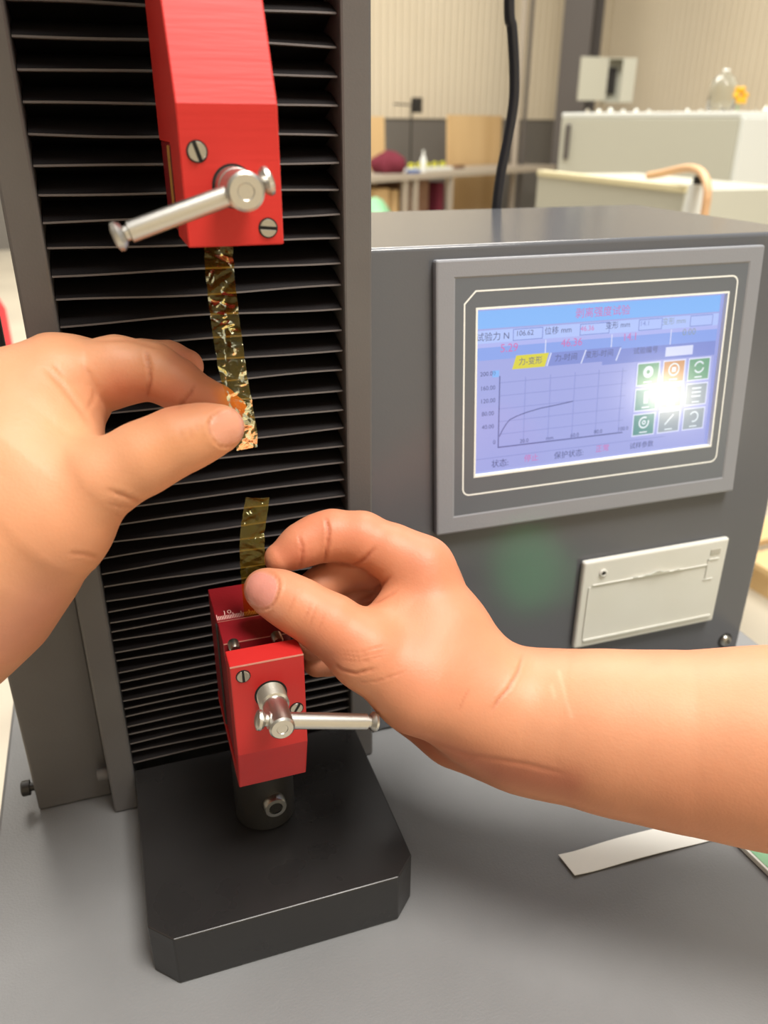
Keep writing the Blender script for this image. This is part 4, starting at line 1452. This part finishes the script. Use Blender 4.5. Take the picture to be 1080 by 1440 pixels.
for (xa_, xb_, m_, h_, lab) in ((532, 574, 'wood', 0.50, 'pale wooden box on the shelf under the workbench beside its dark leg'), (584, 604, 'wood', 0.48, 'narrow pale wooden box between two workbench legs'),
                               (620, 702, 'brown', 0.56, 'large brown box on the shelf under the workbench'), (735, 756, 'maroon', 0.52, 'dark maroon box at the workbench end')):
    s0, s1 = bench_s(xa_), bench_s(xb_)
    zb_ = FLOOR + 0.166
    cc_ = f0 + bd * (s0 + s1) / 2 + bn * 0.34
    bx = MB().obox((cc_[0], cc_[1], zb_ + h_ / 2), bd, bn, (0, 0, 1), s1 - s0, 0.4, h_).build('storage_box', m_, None, bevel=0.01)
    tag(bx, lab, 'box')


def on_bench(x, off=0.3):
    r = RAY(x, 240); a = f0 + bn * off
    t = np.linalg.solve(np.array([[r[0], -bd[0]], [r[1], -bd[1]]]), (a - CAM)[:2])
    p = a + bd * t[1]
    return np.array([p[0], p[1], BZt])


# plywood sheets leaning on the grey dado
for (xa_, xb_, yt_, lab) in ((632, 706, 163, 'wide pale plywood sheet leaning on the wall behind the workbench'), (500, 545, 164, 'pale plywood sheet beside the column rail, behind the maroon bag')):
    a_, b_ = on_bench(xa_, 0.74), on_bench(xb_, 0.74)
    zt_ = float(at(xb_, yt_, depth(b_))[2])
    dv_ = b_ - a_; dv_[2] = 0
    nv_ = np.array([-dv_[1], dv_[0], 0]); nv_ /= np.linalg.norm(nv_)
    a_[2] = b_[2] = FLOOR
    up_ = np.array([0, 0, zt_ - FLOOR]) + nv_ * 0.05
    pl = MB().prism([a_, b_, b_ + up_, a_ + up_], nv_ * 0.02).build('plywood_sheet', 'wood', None)
    tag(pl, lab, 'plywood')


def blob(name, m, c, rx, ry, rz, seed, label, cat, flat=True):
    bm = bmesh.new()
    bmesh.ops.create_icosphere(bm, subdivisions=3, radius=1)
    r = np.random.default_rng(seed)
    ks = r.normal(0, 2.2, (5, 3)); ph = r.uniform(0, 6.3, 5)
    for v in bm.verts:
        p = np.array(v.co)
        s = 1 + 0.07 * sum(math.sin(float(ks[k] @ p) + ph[k]) for k in range(5))
        p = p * s
        if flat and p[2] < -0.55:
            p[2] = -0.55
        v.co = Vector((c[0] + p[0] * rx, c[1] + p[1] * ry, c[2] + (p[2] + 0.55) * rz))
    me = bpy.data.meshes.new(name)
    bm.to_mesh(me); bm.free()
    me.shade_smooth(); me.materials.append(MT[m])
    o = bpy.data.objects.new(name, me); COL.objects.link(o)
    return tag(o, label, cat)


blob('cloth_bag', 'maroon', on_bench(546, 0.25), 0.17, 0.14, 0.13, 3, 'slumped maroon cloth bag on the workbench', 'bag')
for k in range(5):
    p = on_bench(578 + k * 11, 0.25)
    p[2] += 0.062
    rg = MB()
    pts = [p + bd * (0.035 * math.cos(a)) + np.array([0, 0, 0.018 * math.sin(a)]) for a in np.linspace(0, 2 * math.pi, 17)]
    rg.tube(pts, 0.009, 8)
    tag(rg.build('yellow_ring', 'hivis', None, 60), 'shiny yellow ring in the row on the pale tray', 'ring', 'yellow rings in a row on the workbench')
ta, tb = on_bench(572, 0.25), on_bench(630, 0.25)
tag(MB().obox((ta + tb) / 2 + np.array([0, 0, 0.018]), bd, bn, (0, 0, 1), float(np.linalg.norm(tb - ta)), 0.12, 0.034).build('tray', 'cabwhite', None, bevel=0.004), 'pale tray under the yellow rings', 'tray')
p = on_bench(581, 0.08)
tag(MB().obox(p + np.array([0, 0, 0.015]), bd, bn, (0, 0, 1), 0.14, 0.08, 0.03).build('blue_box', 'blue', None, bevel=0.003), 'flat blue box at the workbench front edge', 'box')
p = on_bench(595, 0.12)
tag(MB().lathe(p, (0, 0, 1), [(0.028, 0), (0.03, 0.01), (0.03, 0.13), (0.012, 0.16), (0.012, 0.19), (0.014, 0.195), (0.014, 0.21)], 16).build('bottle', 'cabwhite', None, 50), 'slim white bottle standing before the yellow rings', 'bottle')
p = on_bench(577, 0.45)
ls = thing('inspection_camera', 'small black camera head on a thin stand above the workbench', 'camera', tuple(p))
hd = at(586, 148, depth(p))
MB().lathe(p, (0, 0, 1), [(0.06, 0), (0.06, 0.015), (0.01, 0.02), (0.01, hd[2] - p[2])], 16).build('stand', 'blackplastic', ls, 40)
a_ = np.array([p[0], p[1], hd[2]])
MB().cyl(a_ - bd * 0.28, np.array([hd[0], hd[1], hd[2]]), 0.008).build('arm', 'blackplastic', ls, 40)
MB().obox((hd[0], hd[1], hd[2]), bd, bn, (0, 0, 1), 0.085, 0.1, 0.15).build('camera_head', 'blackplastic', ls, bevel=0.01)
p = on_bench(645, 0.3)
tag(MB().obox(p + np.array([0, 0, 0.02]), bd, bn, (0, 0, 1), 0.13, 0.08, 0.035).add(*[[], []]).build('hand_tool', 'brown', None, bevel=0.012), 'small dark tool lying on the workbench beside the plywood', 'tool')
# pale bucket with cloth on floor before the bench
p = PD(530, 285, 6.6); p[2] = FLOOR
bk = thing('bucket', 'pale bucket standing on the floor before the workbench', 'bucket', tuple(p))
MB().lathe(p, (0, 0, 1), [(0.13, 0), (0.17, 0.30), (0.18, 0.31), (0.165, 0.312), (0.13, 0.02), (0.001, 0.02)], 24).build('pail', 'cabwhite', bk, 40)
blob('cloth_bag', 'green', PD(528, 268, 6.9) * np.array([1, 1, 0]) + np.array([0, 0, FLOOR]), 0.2, 0.2, 0.42, 9, 'pale green sack on the floor behind the bucket', 'sack')

# big grey/white cabinet on the right
cz = float(at(1040, 166, 3.0)[2])
Cn = at(1041, 166, 2.75); Ln = at(790, 161, 3.3)
ve = Cn - Ln; ve[2] = 0
vp = np.array([-ve[1], ve[0], 0]); vp /= np.linalg.norm(vp)
Rn = at(1300, 175, 3.1)
Bk2 = Ln + (Rn - Cn)
fp = [Ln, Cn, Rn, Bk2]
mc = thing('machine_cabinet', 'large pale grey machine cabinet with white end panel behind the control box', 'cabinet', (float(Cn[0]), float(Cn[1]), FLOOR))
prism_fp('cabinet_body', 'cabgrey', fp, FLOOR + 0.06, cz, mc, bevel=0.006)
e1 = (Rn - Cn); e1[2] = 0; l1 = float(np.linalg.norm(e1)); e1 /= l1
n1 = np.array([e1[1], -e1[0], 0])
if n1 @ (Cn - CAM) > 0:
    n1 = -n1
MB().obox(np.array([*(Cn + e1 * l1 / 2 + n1 * 0.011)[:2], (FLOOR + cz) / 2 + 0.01]), e1, n1, (0, 0, 1), l1, 0.02, cz - FLOOR - 0.02).build('end_panel', 'cabwhite', mc, bevel=0.004)
tt = (Ln + Rn) / 2
ctop = MB()
ctop.prism([(Ln[0], Ln[1], cz), (Cn[0], Cn[1], cz), (Rn[0], Rn[1], cz), (Bk2[0], Bk2[1], cz)], (0, 0, 0.018)).build('cabinet_top', 'cabwhite', mc, bevel=0.004)
hl = at(803, 200, 3.25)
e2 = ve / np.linalg.norm(ve)
n2 = np.array([e2[1], -e2[0], 0])
if n2 @ (Cn - CAM) > 0:
    n2 = -n2
lp = Ln + e2 * 0.045
for zz in ((0.0),):
    MB().obox((lp[0] + n2[0] * 0.006, lp[1] + n2[1] * 0.006, float(hl[2])), e2, n2, (0, 0, 1), 0.02, 0.012, 0.13).build('handle', 'beam', mc, bevel=0.003)
# things on its top
gj = None
vs_top = cz + 0.0185


def on_top(x, y):
    p = PZ(x, y, vs_top) if (RAY(x, y)[2] < -0.002) else None
    r = RAY(x, y)
    a = Ln + (Bk2 - Ln) * 0.12; b = Cn + (Rn - Cn) * 0.12
    if x > 1041:
        a, b = Cn - e2 * 0.08, Rn - e2 * 0.08
    M2 = np.array([[r[0], a[0] - b[0]], [r[1], a[1] - b[1]]])
    t = np.linalg.solve(M2, (a - CAM)[:2])
    p = CAM + r * t[0]; p[2] = vs_top
    return p


p = on_top(1012, 158)
jr = thing('glass_jar', 'clear glass jar with stopper standing on the machine cabinet', 'jar', tuple(p))
MB().lathe(p, (0, 0, 1), [(0.040, 0), (0.047, 0.008), (0.047, 0.085), (0.035, 0.108), (0.018, 0.118), (0.018, 0.122), (0.0165, 0.122), (0.0165, 0.117), (0.033, 0.106), (0.045, 0.084), (0.045, 0.010), (0.001, 0.006)], 28).build('jar_body', 'glass', jr, 60)
MB().lathe(p + np.array([0, 0, 0.1225]), (0, 0, 1), [(0.012, 0), (0.014, 0.004), (0.010, 0.012), (0.001, 0.014)], 18).build('stopper', 'glass', jr, 60)
p = on_top(1036, 158)
fl = thing('flower', 'yellow artificial flower beside the glass jar', 'flower', tuple(p))
MB().cyl(p, p + np.array([0, 0, 0.05]), 0.003).build('stem', 'green', fl, 40)
for k in range(6):
    a = k * math.pi / 3
    c_ = p + np.array([0.018 * math.cos(a), 0.008 * math.sin(a) - 0.004, 0.052 + 0.018 * math.sin(a)])
    MB().lathe(c_, (math.cos(a), -0.5, math.sin(a)), [(0.004, -0.012), (0.011, -0.002), (0.009, 0.008), (0.002, 0.014)], 10).build('petal', 'yellow', fl, 60)
for i, x in enumerate((826, 842, 858, 876, 894, 912, 926, 948, 966, 985, 1062, 1076)):
    p = on_top(x, 160)
    s = 0.45 + 0.5 * random.random()
    b_ = MB().lathe(p, (0, 0, 1), [(0.011 * s, 0), (0.012 * s, 0.003), (0.012 * s, 0.010 * s), (0.006, 0.014 * s), (0.006, 0.020 * s), (0.001, 0.0205 * s)], 14).build('glass_vial', 'glass', None, 60)
    tag(b_, 'tiny clear glass vial in the row on the machine cabinet', 'vial', 'glass vials along the cabinet top')

# low grey cabinet before it, with hose and pipe
L0, L1 = at(757, 241, 2.3), at(972, 264, 2.0)
zl_ = (L0[2] + L1[2]) / 2
L0 = PZ(757, 241, zl_); L1 = PZ(964, 263.5, zl_)
u_ = L1 - L0; u_[2] = 0; ul = float(np.linalg.norm(u_)); u_ /= ul
nb = np.array([-u_[1], u_[0], 0])
if nb @ (L0 - CAM) < 0:
    nb = -nb
lc = thing('low_cabinet', 'low grey cabinet with pale top rim between control box and machine cabinet', 'cabinet', (float(L0[0]), float(L0[1]), FLOOR))
prism_fp('cabinet_body', 'cabgrey', [L0, L1, L1 + nb * 0.35, L0 + nb * 0.35], FLOOR + 0.001, zl_ - 0.012, lc)
MB().obox(np.array([*((L0 + L1) / 2 + nb * 0.01)[:2], zl_ - 0.004]), u_, nb, (0, 0, 1), ul, 0.03, 0.016).build('top_rim', mat('cream_trim', srgb(222, 214, 176), 0.5), lc, bevel=0.003)
MB().obox(np.array([*((L0 + L1) / 2 + nb * 0.19)[:2], zl_ - 0.010]), u_, nb, (0, 0, 1), ul, 0.32, 0.004).build('top_sheet', 'cabgrey', lc)
def on_line(x, off, z):
    r = RAY(x, 250); a = L1 + nb * off
    t = np.linalg.solve(np.array([[r[0], -u_[0]], [r[1], -u_[1]]]), (a - CAM)[:2])
    p = a + u_ * t[1]
    return np.array([p[0], p[1], z])
pts = [on_line(x, o_, zl_ + z_) for x, o_, z_ in ((912, 0.05, 0.013), (930, 0.04, 0.022), (950, 0.02, 0.034), (970, -0.01, 0.042), (986, -0.04, 0.036), (996, -0.06, 0.015), (999, -0.065, -0.02), (999, -0.065, -0.12))]
pts.append(np.array([pts[-1][0], pts[-1][1], FLOOR + 0.011]))
tag(MB().tube(spline(pts, 6), 0.009, 12).build('hose', 'peach', None, 60), 'peach coloured hose arching over the low cabinet', 'hose')
p = on_line(983, -0.028, 0)
pt_ = np.array([p[0], p[1], zl_ + 0.012])
cn = thing('canister', 'white canister with black cap beside the low cabinet', 'canister', (float(p[0]), float(p[1]), FLOOR))
hC = float(pt_[2]) - FLOOR
MB().lathe((p[0], p[1], FLOOR), (0, 0, 1), [(0.024, 0), (0.024, hC - 0.05), (0.020, hC - 0.02), (0.020, hC)], 24).build('canister_body', 'cabwhite', cn, 50)
MB().lathe((p[0], p[1], FLOOR + hC), (0, 0, 1), [(0.012, 0), (0.012, 0.015), (0.004, 0.018)], 16).build('cap', 'blackplastic', cn, 50)

# floor things in the gaps left and right of the machine
p = PZ(6, 330, FLOOR)
blob('floor_sheet', 'tarp', p + np.array([-0.05, -0.1, -0.02]), 1.1, 0.9, 0.28, 21, 'crumpled pale sheet heaped on the floor left of the column', 'sheet')
p = PD(-14, 440, 1.6); 
rb = thing('red_can', 'red can on the floor left of the machine column', 'can', (float(p[0]), float(p[1]), FLOOR))
zt_ = float(PD(0, 412, 1.6)[2])
MB().lathe((p[0], p[1], FLOOR), (0, 0, 1), [(0.028, 0), (0.03, 0.01), (0.03, zt_ - FLOOR - 0.03), (0.018, zt_ - FLOOR), (0.001, zt_ - FLOOR)], 24).build('can_body', 'redplastic', rb, 50)
MB().lathe((p[0], p[1], zt_), (0, 0, 1), [(0.008, 0), (0.008, 0.02), (0.002, 0.022)], 16).build('can_cap', 'blackplastic', rb, 50)
a_, b_ = PZ(1056, 812, FLOOR + 0.1), PZ(1140, 790, FLOOR + 0.1)
v_ = b_ - a_; vl = float(np.linalg.norm(v_)); v_ /= vl
nn_ = np.array([-v_[1], v_[0], 0])
pal = thing('pallet', 'pale wooden pallet on the floor right of the control box', 'pallet', (float(a_[0]), float(a_[1]), FLOOR))
for k in range(2):
    MB().obox(a_ + v_ * 0.53 + nn_ * (0.05 + 0.17 * k) + np.array([0, 0, -0.012]), v_, nn_, (0, 0, 1), 0.9, 0.12, 0.022).build('plank', 'wood', pal, bevel=0.002)
for s in (0.14, 0.53, 0.92):
    MB().obox(a_ + v_ * s + nn_ * 0.135 + np.array([0, 0, -0.0615]), v_, nn_, (0, 0, 1), 0.08, 0.28, 0.077).build('bearer', 'wood', pal)

# ------------------------------------------------------------------ lamp mirrored in the screen; added green spot on the box
def mirror_lamp(name, x, y, p0, n, dist, size, power, col):
    h_ = PPL(x, y, p0, n)
    r = RAY(x, y); r = r / np.linalg.norm(r)
    rf = r - 2 * (r @ n) * n
    return area(name, h_ + rf * dist, h_, size, size, power, col, 'DISK')


mirror_lamp('high_bay_lamp', 935, 553, p_up + n_up * (T + SD), n_up, 4.0, 0.11, 4.6, (1.0, 0.92, 0.75))
gt = PY(742, 803, FY)
gl_ = bpy.data.lights.new('added_green_spot', 'SPOT')  # invented green source, makes the glow on the box front
gl_.energy = 11.0; gl_.color = (0.02, 1.0, 0.22); gl_.spot_size = math.radians(5.6); gl_.spot_blend = 1.0; gl_.shadow_soft_size = 0.01
go_ = bpy.data.objects.new('added_green_spot', gl_); COL.objects.link(go_)
go_.location = (0.05, -0.10, 0.47)
go_.rotation_euler = (Vector(gt) - go_.location).to_track_quat('-Z', 'Y').to_euler()
